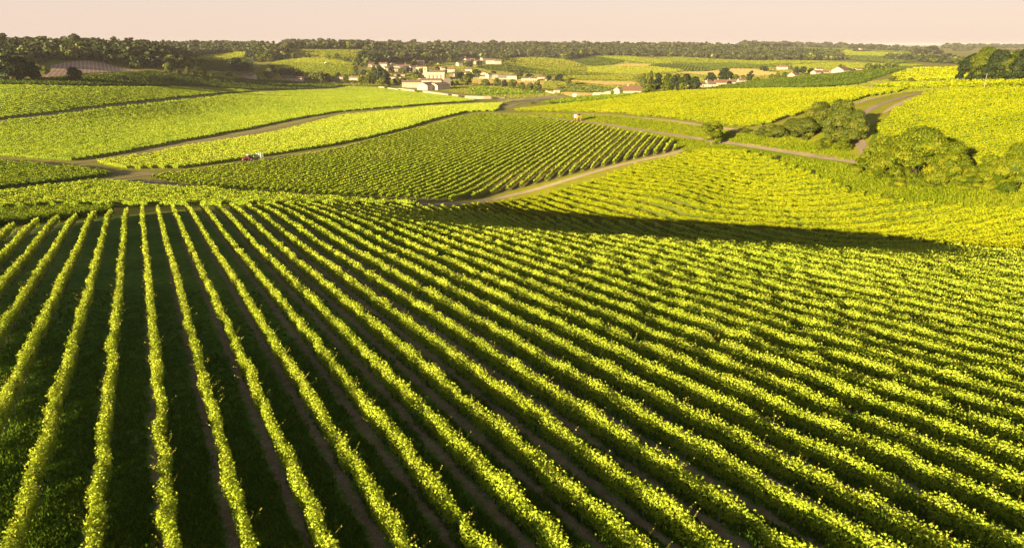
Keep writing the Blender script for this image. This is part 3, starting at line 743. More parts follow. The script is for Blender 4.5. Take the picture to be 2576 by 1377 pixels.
ROWSTAT = {}
def plant(block, poly, az, sp, ph, h, lo, wd, mat, group, label, individual, cov=1.25, gap=0.02, ks=0.0018, amin=.10, amax=.9, step=1.0, order=None, core=.62, tb=.5, woody=False):
    rows, d, nn_ = row_lines(poly, az, sp, ph, step)
    if individual and order: rows.sort(key=order)
    total = 0; pool = []
    for idx, (k, runs) in enumerate(rows):
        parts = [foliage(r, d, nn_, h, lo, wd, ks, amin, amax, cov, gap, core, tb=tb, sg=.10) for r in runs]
        total += sum(len(p[1]) for p in parts)
        if not individual: pool += parts; continue
        r0 = runs[0]; org = (float(r0[0][0]), float(r0[1][0]), float(r0[2][0]))
        co, fl, tn = pack(parts, org)
        lab = label(idx, len(rows), runs) if callable(label) else label
        if not woody:
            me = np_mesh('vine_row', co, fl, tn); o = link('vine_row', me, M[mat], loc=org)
            tag(o, lab, 'vine row', group); continue
        root = empty('vine_row', org); tag(root, lab, 'vine row', group)
        link('foliage', np_mesh('foliage', co, fl, tn), M[mat], root)
        sv = [shoots(r, d, nn_, h, 1.6, 85) for r in runs]; sv = [q for q in sv if q]
        if sv:
            b = 0; vs, fa, fb, ta, tb_ = [], [], [], [], []
            for V, Fs, T in sv:
                vs.append(V); fa.append(Fs[0] + b); fb.append(Fs[1] + b); ta.append(T[:len(Fs[0])]); tb_.append(T[len(Fs[0]):]); b += len(V)
            me = np_mesh('shoots', np.concatenate(vs) - np.array(org), [np.concatenate(fa), np.concatenate(fb)], np.concatenate(ta + tb_))
            tag(link('shoots', me, M['shoot'], root), 'young reddish shoots standing out of the row', kind='stuff')
        # wood: single trunks where the photograph resolves them, one mesh of them farther off
        far = MB(); nt_ = 0
        for r in runs:
            x, y, z, zc, u, v = r; s = np.arange(len(x)) * step; tt = np.arange(.6, s[-1], 1.25) 
            for q in tt:
                X = float(np.interp(q, s, x)) + rng.normal(0, .03); Y = float(np.interp(q, s, y)) + rng.normal(0, .03); Zq = float(np.interp(q, s, z)); zz = float(np.interp(q, s, zc)); uu = float(np.interp(q, s, u)); vv = float(np.interp(q, s, v))
                if zz < 52 and -60 < uu < 2640 and vv < 1430 and nt_ < 98:
                    o = bpy.data.objects.new('trunk', TRUNKS[int(rng.integers(5))]); COL.objects.link(o); o.parent = root; nt_ += 1
                    o.location = (X - org[0], Y - org[1], Zq - org[2]); o.rotation_euler = (0, 0, -R(az) + (math.pi if rng.random() < .5 else 0))
                elif zz < 110:
                    far.tube((X - org[0], Y - org[1], Zq - org[2]), (X - org[0] + .05, Y - org[1], Zq - org[2] + lo + .25), .035, .03, 4, False)
            for q in np.arange(3.1, s[-1], 6.25):
                X = float(np.interp(q, s, x)); Y = float(np.interp(q, s, y)); Zq = float(np.interp(q, s, z)); zz = float(np.interp(q, s, zc)); uu = float(np.interp(q, s, u)); vv = float(np.interp(q, s, v))
                if zz < 75 and -60 < uu < 2640 and vv < 1430:
                    o = bpy.data.objects.new('stake', STAKE); COL.objects.link(o); o.parent = root
                    o.location = (X - org[0], Y - org[1], Zq - org[2])
        if far.v: tag(far.obj('trunks', M['vine_wood'], root), kind='stuff')
    if pool:
        co, fl, tn = pack(pool, (0, 0, 0))
        o = link('vines', np_mesh('vines', co, fl, tn), M[mat]); tag(o, label, 'vines', group, 'stuff')
    print('ROWS', block, len(rows), 'leaves', total)
    return rows
def near_label(idx, n, runs):
    u, v = runs[0][4], runs[0][5]
    return f"{ordinal(idx + 1)} vine row counted from the left across the near hillside plot"
import os
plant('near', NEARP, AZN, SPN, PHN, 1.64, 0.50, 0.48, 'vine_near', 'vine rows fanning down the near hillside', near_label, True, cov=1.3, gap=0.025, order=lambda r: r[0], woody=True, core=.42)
plant('middle', MP, AZM, SPM, PHM, 1.34, 0.3, 0.62, 'vine', 'vine rows of the striped middle plot',
      lambda i, n, r: f"{ordinal(i + 1)} vine row from the right tip of the striped middle plot", True, cov=1.15, gap=0.015, amax=.34, ks=.0016, order=lambda r: -r[0], tb=.55)
plant('right', CP_, -47.0, 2.95, 0.4, 1.35, 0.22, 0.74, 'vine_y', 'vine rows on the sunlit slope beyond the dark fold',
      lambda i, n, r: f"{ordinal(i + 1)} vine row up from the shadow on the slope beyond the dark fold", True, cov=1.3, gap=0.03, amax=.26, ks=.0015, order=lambda r: r[0])
plant('low', EP, -64.0, 2.8, 0.1, 1.5, 0.3, 0.95, 'vine', 'vine rows between the grass track and the crossroads',
      lambda i, n, r: f"{ordinal(i + 1)} vine row beyond the grass track, counted away from it", True, cov=1.1, gap=0.03, amax=.36, ks=.0017, order=lambda r: r[0])
plant('left', DP, 62.0, 2.8, 0.5, 1.6, 0.3, 1.2, 'vine_d', 'short vine rows beside the grass track at the left',
      lambda i, n, r: f"{ordinal(i + 1)} row of the small dark plot beside the grass track", True, cov=1.2, gap=0.02, amax=.3, ks=.0017, order=lambda r: -r[0])
plant('corner', FP, -60.0, 3.0, 0.5, 1.4, 0.25, 1.0, 'vine_d', 'vine rows of the small plot inside the crossroads',
      lambda i, n, r: f"{ordinal(i + 1)} vine row of the small wedge plot left of the crossroads", True, cov=.9, gap=0.04, amax=.42, ks=.0016, step=1.5, order=lambda r: r[0])
plant('lemon', HP, -52.0, 2.9, 0.5, 1.5, 0.2, 1.25, 'vine', 'vine rows of the pale tongue shaped plot', lambda i, n, r: f"{ordinal(i + 1)} vine row of the pale tongue shaped plot, counted from the crossroads", True, order=lambda r: r[0], cov=.9, gap=0.02, amax=.32, ks=.0012, step=2.0, tb=.62)
plant('big_left', GP, -72.0, 3.2, 0.5, 1.5, 0.2, 1.1, 'vine', None, 'yellow green vines covering the broad left slope', False, cov=.85, gap=0.02, amax=.34, ks=.0009, step=3.0)
plant('upper_left', AP, -74.0, 3.8, 0.5, 1.5, 0.2, 1.1, 'vine', None, 'sunlit vines on the upper left slope above the earth track', False, cov=.85, gap=0.02, amax=.36, ks=.0009, step=3.0)
plant('strip', N1P, -80.0, 3.4, 0.5, 1.5, 0.2, 1.3, 'vine_dark_shade', None, 'strip of vines below the brown plot, leaves coloured dark green for the shade of the wood', False, cov=.6, gap=0.03, amax=1.1, ks=.0020, step=3.0)
plant('gold', JP, -50.0, 3.3, 0.5, 1.6, 0.2, 1.05, 'vine_y', None, 'golden vines on the slope behind the bushes', False, cov=.9, gap=0.12, amax=.34, ks=.0012, step=2.0)
plant('gold_hill', IP, -58.0, 3.2, 0.5, 1.6, 0.2, 1.1, 'vine_y', None, 'golden green vines on the hill right of the lane', False, cov=.95, gap=0.08, amax=.3, ks=.0013, step=2.0, tb=.45)
plant('dark_rows', PP, 76.0, 3.6, 0.5, 1.5, 0.2, 1.3, 'vine_d', None, 'short dark vine rows beside the lane to the village', False, cov=.6, amax=.9, ks=.0020, step=3.0)
plant('far_right', KP, -66.0, 4.5, 0.5, 1.6, 0.1, 1.6, 'vine_dark_shade', None, 'fine green vine rows rising below the far lane', False, cov=.45, gap=0.0, amax=1.2, ks=.0020, step=4.0)
plant('hill_top', LP, -60.0, 3.4, 0.5, 1.5, 0.1, 1.6, 'vine_y', None, 'bright vines on the crest left of the big trees', False, cov=.5, amax=1.0, ks=.0020, step=4.0)
plant('hill_edge', L3P, -75.0, 3.0, 0.5, 1.4, 0.1, 1.4, 'vine_y', None, 'bright vines at the foot of the big trees', False, cov=.6, amax=.8, ks=.0022, step=3.0)
plant('village', VP_, 80.0, 5.0, 0.5, 1.8, 0.1, 2.2, 'vine_d', None, 'green vines in front of the village meadow', False, cov=.5, gap=0, amax=1.6, ks=.0020, step=5.0)

# ------------------------------------------------------------------ trees
def crown_arrays(seed, n, leaf, shape='round', flat=1.0, nb=26):
    """leaf clumps on many overlapping lobes; unit crown: height about 1 and width about 1"""
    r = np.random.default_rng(seed)
    cs, rs = [], []
    for i in range(nb):
        a = r.uniform(0, 2 * math.pi); hgt = r.uniform(0.0, 1.0)
        if shape == 'round': rad = 0.34 * math.sin(math.pi * (0.14 + 0.80 * hgt)) ** .8; rr = r.uniform(.07, .19)
        elif shape == 'full': rad = 0.36 * math.sin(math.pi * (0.30 + 0.64 * hgt)) ** .8; rr = r.uniform(.10, .21)
        elif shape == 'tall': rad = 0.26 * math.sin(math.pi * (0.10 + 0.84 * hgt)); rr = r.uniform(.07, .15)
        elif shape == 'bush': rad = 0.40 * math.cos(math.pi * .5 * hgt) ** .6; rr = r.uniform(.07, .18)
        else: rad = 0.30; rr = .2
        rad *= r.uniform(.55, 1.22)
        base = {'round': .20, 'full': .12, 'tall': .16, 'bush': .10}[shape]; top = {'round': .84, 'full': .84, 'tall': .88, 'bush': .78}[shape]
        cs.append((rad * math.cos(a), rad * math.sin(a), base + (top - base) * hgt)); rs.append(rr)
    cs.append((0, 0, .5)); rs.append(.24)
    cs, rs = np.array(cs), np.array(rs)
    w_ = rs ** 2; k = r.choice(len(cs), n, p=w_ / w_.sum())
    dv = r.normal(0, 1, (n, 3)); dv /= np.linalg.norm(dv, axis=1, keepdims=True)
    dv[:, 2] = np.where(dv[:, 2] < -0.3, -dv[:, 2] * .6, dv[:, 2])
    rho = r.uniform(.55, 1.08, n) ** .5
    lump = 1 + 0.16 * np.sin(dv[:, 0] * 9 + k) * np.sin(dv[:, 1] * 8 + 2 * k)
    p = cs[k] + dv * (rs[k] * rho * lump)[:, None] * np.array([1, 1, .85])
    # leaves deep inside other lobes are not needed
    d2 = ((p[:, None, :] - cs[None]) ** 2).sum(-1) / (rs[None] * .72) ** 2
    ok = (d2 < 1).sum(1) < 2; p, dv, k = p[ok], dv[ok], k[ok]; n = len(p)
    nr = dv + r.normal(0, .5, (n, 3)); nr /= np.linalg.norm(nr, axis=1, keepdims=True)
    t1 = np.cross(nr, r.normal(0, 1, (n, 3))); t1 /= np.linalg.norm(t1, axis=1, keepdims=True); t2 = np.cross(nr, t1)
    a = (leaf * r.uniform(.6, 1.35, n))[:, None]
    V = np.stack([p - t1 * a * .55, p - t2 * a * .5 + nr * a * .1, p + t1 * a * .6, p + t2 * a * .5 + nr * a * .1], 1)
    kk = np.repeat(np.arange(len(cs)), 7); m_ = len(kk)      # large dark-tinted quads filling the heart of each lobe
    pc = cs[kk] + r.normal(0, .28, (m_, 3)) * rs[kk][:, None]; b1 = r.normal(0, 1, (m_, 3)); b1 /= np.linalg.norm(b1, axis=1, keepdims=True)
    b2 = np.cross(b1, r.normal(0, 1, (m_, 3))); b2 /= np.linalg.norm(b2, axis=1, keepdims=True); q = (rs[kk] * .62)[:, None]
    V = np.concatenate([V, np.stack([pc - b1 * q, pc - b2 * q, pc + b1 * q, pc + b2 * q], 1)]); k = np.concatenate([k, kk]); n += m_
    lobe = r.normal(0, .12, len(cs))
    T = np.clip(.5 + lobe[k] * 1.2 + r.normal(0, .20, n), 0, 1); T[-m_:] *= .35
    return V, T
def trunk_arrays(seed, h=1.0, rad=.019):
    r = np.random.default_rng(seed); m = MB()
    m.tube((0, 0, -.03), (.01, 0, .14), rad * 1.15, rad, 8); m.tube((.01, 0, .14), (.0, .01, .42), rad, rad * .7, 8)
    for i in range(5):
        a = i * 1.3 + r.random(); z0 = .2 + .05 * i
        m.tube((0, 0, z0), (.2 * math.cos(a), .2 * math.sin(a), z0 + .24), rad * .5, rad * .16, 5)
    return m
CM, TM = {}, {}
def crown_mesh(shape, variant, lod, mat):
    key = (shape, variant, lod, mat)
    if key not in CM:
        n, leaf = {'near': (34000, .021), 'mid': (2600, .062), 'far': (520, .12)}[lod]
        V, T = crown_arrays(hash((shape, variant)) % 1000 if False else {'round': 10, 'tall': 40, 'bush': 70, 'full': 85}[shape] + variant, n, leaf, shape)
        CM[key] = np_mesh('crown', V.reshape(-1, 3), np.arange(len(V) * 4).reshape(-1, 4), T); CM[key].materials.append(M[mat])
    return CM[key]
def trunk_me(v):
    if v not in TM: TM[v] = trunk_arrays(v).mesh('trunk', True); TM[v].materials.append(M['bark'])
    return TM[v]
NTREE = [0]
def tree(u, v, hpx, wr, shape, mat, label, group=None, name='tree', cat='tree', lod=None, sink=0.02, pale=False, xy=None):
    """a tree standing at survey position u, v, of the height and width/height ratio it has there"""
    if xy is None: x, y, z = at(u, v)
    else: x, y = xy; z = float(HW([x], [y])[0])
    zc = y * CP - (z - CAM_Z) * SP; h = hpx * zc / F
    lod = lod or ('near' if zc < 330 else 'mid' if zc < 1000 else 'far')
    i = NTREE[0]; NTREE[0] += 1
    root = empty(name, (x, y, z - sink * h), rng.uniform(0, 6.28)); tag(root, label, cat, group)
    c = link('crown', crown_mesh(shape, i % 4, lod, mat), None, root); c.scale = (h * wr * 1.05, h * wr * 1.05, h)
    t = link('trunk', trunk_me(i % 3), None, root); t.scale = (h * .9, h * .9, h)
    if pale: t.data = t.data.copy(); t.data.materials[0] = M['bark_pale']
    return root
G_BUSH = 'trees and bushes by the farm road'
tree(1788, 366, 64, .98, 'round', 'tree_bright', 'lone round green tree with pale forked trunk beside the farm road', lod='near', pale=True)
for a in [
    (2107, 350, 108, .85, 'full', 'tree', 'tallest tree of the dark clump beside the curving lane'),
    (2052, 335, 84, .95, 'full', 'tree', 'broad tree on the left shoulder of the dark clump by the lane'),
    (2143, 356, 84, .8, 'full', 'tree', 'tree at the right edge of the dark clump, its shadow on the lane'),
    (2018, 350, 56, 1.25, 'full', 'tree', 'sprawling bush at the foot of the dark clump'),
    (1918, 345, 30, 1.25, 'full', 'tree', 'left end of the low thicket before the clump of trees'), (1940, 347, 36, 1.2, 'full', 'tree', 'middle of the low thicket before the clump of trees'), (1962, 346, 34, 1.2, 'full', 'tree', 'right end of the low thicket before the clump of trees'),
    (1990, 340, 44, 1.2, 'full', 'tree', 'dark bush filling the gap between thicket and clump'),
    (2120, 380, 38, 1.2, 'full', 'tree_bright', 'bright green bush in front of the dark clump'),
    (2068, 376, 32, 1.4, 'full', 'tree_bright', 'leafy shrub on the bank left of the bright bush'),
    (1875, 335, 14, 2.2, 'bush', 'tree', 'small bush at the edge of the bare earth patch'),
    (2300, 462, 150, 1.05, 'full', 'tree_bright', 'biggest rounded tree of the yellow green grove on the right bank'),
    (2225, 448, 118, 1.0, 'full', 'tree_bright', 'rounded tree at the left of the yellow green grove'),
    (2180, 432, 64, 1.3, 'bush', 'tree_bright', 'bush where the farm road meets the grove'),
    (2375, 466, 118, .9, 'full', 'tree_bright', 'tree at the right edge of the yellow green grove by a dark gap'),
    (2262, 472, 56, 1.3, 'full', 'tree_bright', 'dark undergrowth bush below the rounded grove'),
    (2345, 478, 50, 1.3, 'full', 'tree_bright', 'low bush below the right side of the rounded grove'),
    (2478, 470, 96, 1.1, 'bush', 'tree_bright', 'pale bushy tree right of the dark gap in the grove'),
    (2560, 482, 130, 1.0, 'full', 'tree_bright', 'tall bushy tree cut by the right edge above the bank'),
    (2440, 474, 50, 1.5, 'bush', 'tree_bright', 'small bush at the foot of the pale bushy tree'),
    (2630, 470, 110, 1.1, 'bush', 'tree_bright', 'bushy tree just past the right edge of the bank'),
    (2520, 488, 44, 1.4, 'full', 'tree_bright', 'low shrub spreading in front of the tall bushy tree'),
]: tree(*a, group=G_BUSH, lod='near', sink=.06)
for i, (u, v, h, wr, m) in enumerate([(1952, 412, 9, 1.2, 'tree'), (2022, 432, 8, 1.2, 'tree'), (2095, 466, 10, 1.2, 'tree'), (2170, 494, 12, 1.3, 'tree'), (1955, 402, 12, 1.2, 'tree_dark'), (2042, 440, 16, .8, 'tree_dark'), (2130, 478, 14, 1.2, 'tree_dark'), (2240, 500, 13, 1.6, 'tree')]):
    tree(u, v, h, wr, 'bush', m, f"{ordinal(i + 1)} small dark weed bush along the edge of the lush bank", 'weed bushes along the bank', 'bush', 'bush', 'mid')
G_R = 'big trees on the right hilltop'
for i, (u, v, h, wr, w_) in enumerate([(2436, 206, 70, .95, 'leftmost'), (2468, 205, 84, .8, 'second from the left'), (2502, 206, 82, .8, 'third from the left'), (2536, 204, 76, .85, 'fourth from the left'), (2572, 205, 82, .85, 'fifth from the left'), (2612, 204, 80, .9, 'outermost'), (2655, 204, 78, .9, 'farthest right, beyond the edge')]):
    tree(u, v, h, wr, 'full', 'tree' if i % 2 else 'tree_dark', f"{w_} of the tall dark trees on the right hilltop", G_R, lod='near')
for i, (u, v, h, wr) in enumerate([(2450, 207, 30, 1.3), (2485, 207, 34, 1.3), (2520, 207, 32, 1.3), (2556, 207, 34, 1.3)]):
    tree(u, v, h, wr, 'bush', 'tree_dark', f"{ordinal(i + 1)} thicket from the left under the tall hilltop trees", G_R, 'bush', 'bush', 'mid')
T = [  # u, v, height, ratio, shape, material, label
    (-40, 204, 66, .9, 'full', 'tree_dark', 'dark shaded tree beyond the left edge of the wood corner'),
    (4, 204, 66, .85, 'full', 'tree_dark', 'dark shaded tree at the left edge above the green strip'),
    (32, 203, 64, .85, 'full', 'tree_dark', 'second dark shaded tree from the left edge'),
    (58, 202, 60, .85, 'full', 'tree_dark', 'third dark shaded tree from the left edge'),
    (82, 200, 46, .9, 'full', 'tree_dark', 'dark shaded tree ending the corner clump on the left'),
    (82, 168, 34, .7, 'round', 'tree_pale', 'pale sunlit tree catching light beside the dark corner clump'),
    (98, 180, 20, .9, 'round', 'tree_pale', 'pale shrub between the dark clump and the brown plot'),
    (117, 189, 24, .9, 'round', 'tree', 'round bush at the left end of the brown plot'),
    (190, 203, 34, 1.15, 'full', 'tree_dark', 'solitary dark round tree in front of the brown plot'),
    (312, 205, 17, 1.9, 'bush', 'tree_dark', 'low dark spreading bush in the green strip'),
    (425, 190, 35, .75, 'round', 'tree', 'slim pale tree standing before the dark wood'),
    (450, 190, 16, 1.1, 'bush', 'tree_pale', 'small rusty bush right of the slim pale tree'),
    (473, 191, 25, .6, 'tall', 'tree', 'narrow shrub midway along the field hedge'),
    (490, 192, 14, 1.4, 'bush', 'tree', 'low shrub of the field hedge'),
    (507, 194, 23, 1.1, 'full', 'tree', 'round pale bush in the hedge below the yellow field'),
    (532, 194, 11, 1.6, 'bush', 'tree', 'low bush at the right end of the field hedge'),
    (596, 185, 40, 1.1, 'round', 'tree_dark', 'round dark tree before the yellow vines, left of the farmhouse'),
    (618, 184, 28, 1.1, 'round', 'tree_dark', 'dark tree directly behind the small farmhouse'),
    (576, 194, 14, 1.2, 'bush', 'tree_pale', 'small pale bush left of the small farmhouse'),
    (678, 200, 29, 1.0, 'round', 'tree_pale', 'silvery willow at the left of the long tiled farm'),
    (686, 190, 26, .9, 'round', 'tree_dark', 'dark tree rising behind the silvery willow'),
    (712, 194, 25, 1.2, 'round', 'tree_dark', 'dark tree behind the left of the long tiled farm'),
    (733, 194, 26, 1.1, 'round', 'tree_dark', 'dark tree behind the middle of the long tiled farm'),
    (752, 195, 22, 1.2, 'round', 'tree_dark', 'dark tree behind the right of the long tiled farm'),
    (786, 206, 23, 1.0, 'round', 'tree', 'green tree right of the long tiled farm'),
    (805, 208, 29, .9, 'round', 'tree', 'taller green tree between the farm and the dark barn'),
    (823, 208, 25, .9, 'round', 'tree', 'green tree touching the dark barn'),
    (738, 150, 18, .8, 'tall', 'tree', 'single conifer shaped tree in the upper green field'),
    (774, 147, 13, 1.2, 'full', 'tree', 'round tree in the upper hedge above the fields'),
    (848, 146, 12, 1.3, 'full', 'tree', 'bush of the upper hedge near the wood'),
    (826, 150, 13, 1.4, 'bush', 'tree', 'bush below the upper hedge'),
    (870, 156, 14, 1.5, 'full', 'tree', 'small tree at the lower end of the upper hedge'),
    (888, 160, 16, 1.4, 'full', 'tree', 'tree where the upper hedge meets the village wood'),
    (902, 168, 30, .9, 'full', 'tree', 'brownish tree at the left edge of the village'),
    (893, 180, 18, 1.0, 'round', 'tree', 'tree above the first village roofs on the left'),
    (908, 218, 36, .55, 'tall', 'tree_bright', 'bright yellow green poplar at the left of the village'),
    (922, 218, 28, .6, 'tall', 'tree_bright', 'second yellow green poplar beside the brightest one'),
    (936, 217, 30, .8, 'round', 'tree', 'tree right of the yellow green poplars'),
    (954, 212, 46, .85, 'round', 'tree_dark', 'largest dark tree in front of the village houses'),
    (972, 214, 36, .8, 'full', 'tree_dark', 'dark tree right of the largest village tree'),
    (962, 219, 24, 1.0, 'round', 'tree', 'rounded shrub tree by the left end of the stone wall'),
    (975, 223, 12, 1.3, 'bush', 'tree', 'low round bush against the stone wall'),
    (1000, 214, 20, 1.3, 'round', 'tree', 'tree behind the wall left of the farm barns'),
    (1022, 210, 14, 1.5, 'round', 'tree', 'tree touching the left gable of the long stone barn'),
    (1046, 200, 20, 1.3, 'round', 'tree', 'rounded tree below the church tower'),
    (1100, 176, 10, 1.6, 'bush', 'tree_dark', 'dark trees seen over the church roof'),
    (1120, 176, 9, 1.5, 'bush', 'tree_dark', 'dark bush right of the church roof'),
    (1138, 216, 13, 1.0, 'round', 'tree_dark', 'left of two small dark trees right of the farm tower'),
    (1149, 216, 13, 1.0, 'round', 'tree_dark', 'right of two small dark trees beyond the farm tower'),
    (1173, 218, 31, 1.05, 'round', 'tree', 'broad round tree in the meadow right of the farm'),
    (1200, 197, 12, 1.4, 'round', 'tree', 'small tree before the red roofs of the village centre'),
    (1220, 217, 19, 1.3, 'full', 'tree', 'first tree of the row along the village vines'),
    (1250, 218, 22, 1.0, 'full', 'tree', 'second tree of the row along the village vines'),
    (1268, 219, 19, 1.0, 'full', 'tree_dark', 'third tree of the row along the village vines'),
    (1289, 223, 23, 1.1, 'full', 'tree', 'fourth tree of the row along the village vines'),
    (1312, 227, 20, 1.1, 'full', 'tree', 'fifth tree of the row along the village vines'),
    (1332, 230, 22, 1.0, 'full', 'tree', 'sixth tree of the row along the village vines'),
    (1350, 232, 29, .9, 'full', 'tree', 'tall last tree of the row along the village vines'),
    (1271, 183, 17, 1.0, 'round', 'tree', 'round tree behind the white end house of the village'),
    (1310, 194, 16, 1.0, 'round', 'tree_dark', 'dark tree between the white end house and the bungalow'),
    (1406, 205, 20, 1.2, 'full', 'tree_dark', 'dark hedge tree right of the last village bungalow'),
    (1430, 215, 15, 1.1, 'round', 'tree', 'single round tree casting a shadow on the green field'),
    (1460, 213, 5, 6.0, 'bush', 'tree_dark', 'low dark hedge right of the single round tree'),
    (1543, 238, 12, 1.5, 'bush', 'tree_bright', 'bright bush left of the half hidden farm roof'),
    (1566, 238, 17, 1.3, 'round', 'tree_pale', 'pale rounded bush against the half hidden farm roof'),
    (1616, 230, 46, .55, 'tall', 'tree', 'tall sunlit poplar at the left of the valley grove'),
    (1634, 230, 52, .5, 'tall', 'tree', 'tallest poplar of the valley grove'),
    (1655, 230, 46, .8, 'round', 'tree_dark', 'dark tree right of the tallest poplar'),
    (1678, 230, 45, .8, 'full', 'tree', 'lit tree in the middle of the valley grove'),
    (1700, 230, 44, .8, 'full', 'tree_dark', 'dark tree just right of the middle of the valley grove'),
    (1722, 229, 42, .9, 'full', 'tree_dark', 'dark broad tree in the right half of the valley grove'),
    (1745, 228, 36, .9, 'full', 'tree_dark', 'dark tree closing the valley grove on the right'),
    (1632, 233, 24, 1.3, 'full', 'tree', 'low rounded tree in front of the poplars'),
    (1676, 233, 18, 1.3, 'full', 'tree', 'low rounded bush before the middle of the grove'),
    (1718, 232, 26, 1.0, 'round', 'tree', 'low lit tree before the right of the grove'),
    (1786, 208, 26, 1.2, 'full', 'tree_dark', 'dark tree left of the biggest oak by the hidden hamlet'),
    (1821, 208, 36, 1.15, 'full', 'tree_dark', 'biggest dark oak above the hidden hamlet'),
    (1849, 206, 20, 1.1, 'full', 'tree', 'green tree right of the biggest oak'),
    (1868, 205, 16, 1.3, 'full', 'tree', 'smaller tree between the oak and the tall slim one'),
    (1886, 204, 26, .8, 'round', 'tree_dark', 'tall slim dark tree by the hamlet roofs'),
    (1905, 205, 12, 1.8, 'bush', 'tree', 'low bush right of the slim dark tree'),
    (1920, 181, 15, 1.6, 'round', 'tree_dark', 'dark round tree left of the lone white house'),
    (1940, 200, 14, 1.2, 'full', 'tree', 'first hedge tree before the stubble field'),
    (1955, 199, 15, 1.2, 'full', 'tree', 'second hedge tree before the stubble field'),
    (1972, 197, 16, 1.2, 'full', 'tree', 'third hedge tree before the stubble field'),
    (1987, 194, 12, 1.4, 'full', 'tree', 'hedge tree beside the little gabled shed'),
    (1986, 176, 13, .9, 'round', 'tree_pale', 'pale tree right of the lone white house'),
    (2002, 188, 20, 1.0, 'round', 'tree_dark', 'dark tree left of the red roofed farm'),
    (2018, 188, 21, 1.0, 'round', 'tree_dark', 'taller dark tree left of the red roofed farm'),
    (2038, 187, 16, 1.1, 'round', 'tree_dark', 'dark tree touching the red roofed farm'),
    (2114, 176, 14, 1.3, 'round', 'tree', 'round tree behind the red roofed farm'),
    (2134, 183, 12, 1.4, 'round', 'tree_dark', 'dark bush right of the white gabled barn'),
    (2148, 182, 9, 1.5, 'bush', 'tree_dark', 'low dark bush at the end of the red roofed farm'),
    (2181, 178, 19, 1.3, 'full', 'tree', 'broad tree at the left of the far lane hedge'),
    (2204, 176, 16, 1.3, 'full', 'tree', 'second tree of the far lane hedge'),
    (2228, 174, 18, 1.3, 'full', 'tree', 'third tree of the far lane hedge'),
    (2252, 172, 14, 1.4, 'full', 'tree', 'fourth tree of the far lane hedge'),
    (2246, 205, 15, 1.7, 'bush', 'tree', 'wide bush in the crest vines left of the hilltop trees'),
    (2290, 206, 12, 1.7, 'bush', 'tree', 'smaller bush in the crest vines left of the hilltop trees'),
    (1689, 145, 9, 1.3, 'round', 'tree_dark', 'tiny solitary tree on the far slope under the wood'),
    (1751, 154, 6, 1.6, 'bush', 'tree_dark', 'tiny bush on the far slope under the wood'),
    (1340, 262, 8, 2.2, 'bush', 'tree_bright', 'scrubby bush beside the bend of the village lane'),
    (1385, 262, 8, 2.0, 'bush', 'tree_bright', 'round shrub between the lane bend and the dark rows'),
]
for a in T: tree(*a)

MULT = [(940, 178), (985, 186), (1012, 190), (1030, 184), (1060, 186), (1120, 190), (1142, 193), (1158, 198), (1180, 196), (1196, 190), (1098, 187), (1003, 200), (1070, 174), (1240, 196), (1296, 198), (1330, 200), (1020, 172), (960, 184), (1085, 166), (1108, 164), (1042, 166), (1380, 206), (870, 205), (850, 196), (888, 196), (915, 193), (930, 196), (1205, 168), (1165, 166), (1150, 160), (1130, 158), (1180, 172), (1262, 158), (1275, 156), (1290, 160), (1225, 150)]
for i, (u, v) in enumerate(MULT):
    tree(u, v, 13 + (i * 5) % 6, 1.2, 'round', 'tree_dark' if i % 2 else 'tree', 'green tree among the scattered trees around the upper village houses', 'trees around the upper village')

# ------------------------------------------------------------------ woods
WOODS = [
    ([(-250, 117), (-250, 165), (60, 170), (95, 163), (130, 154), (240, 153), (300, 168), (370, 177), (420, 176), (490, 177), (465, 150), (520, 138), (632, 130), (632, 116), (450, 116.5), (330, 115.5), (130, 115.5), (0, 117)], 9.0, 11.5, 'wood behind the brown plot'),
    ([(628, 158), (700, 156), (722, 146), (716, 124), (632, 124)], 11, 16, 'wood jutting into the yellow field'),
    ([(716, 123.5), (800, 124), (935, 125), (935, 114.6), (716, 114.6)], 13, 15, 'long ridge wood'),
    ([(905, 163), (990, 160), (1085, 158), (1085, 128), (935, 128), (915, 150)], 12, 18, 'wood behind the village'),
    ([(1085, 157), (1180, 146), (1262, 150), (1320, 143), (1400, 148), (1440, 152), (1490, 142), (1700, 143), (1900, 153), (2060, 153), (2122, 151), (2100, 136), (1859, 121), (1700, 117.5), (1200, 115.6), (935, 115), (935, 128), (1085, 128)], 16, 15, 'great wood across the far hillside'),
    ([(1858, 118), (2018, 118), (2018, 114.4), (1858, 114.4)], 22, 19, 'wood'),
    ([(2025, 117.5), (2200, 122), (2370, 136), (2305, 139), (2285, 130), (2100, 121), (2025, 119)], 20, 18, 'wood'),
    ([(2222, 150), (2300, 156), (2425, 164), (2560, 166), (2560, 160), (2425, 158), (2300, 150), (2235, 144)], 13, 12, 'wood'),
    ([(2040, 139), (2075, 140), (2075, 137), (2040, 137)], 14, 9, 'wood'), ([(2145, 131), (2190, 132), (2190, 130), (2145, 130)], 16, 9, 'wood'),
    ([(2400, 128), (2440, 129), (2440, 127), (2400, 127)], 20, 12, 'wood'),
    ([(2370, 122.5), (2750, 121.5), (2750, 119.5), (2370, 120)], 45, 20, 'wood'), ([(2460, 134), (2620, 135), (2620, 133), (2460, 132.6)], 18, 12, 'wood'),
]
def far_tree_arrays(v):
    V, T = crown_arrays(100 + v, 150, .21, 'round', nb=9); return V, T
def big_leaf(v, n=110): return crown_arrays(200 + v, n, .24, 'round', nb=8)
cand = []
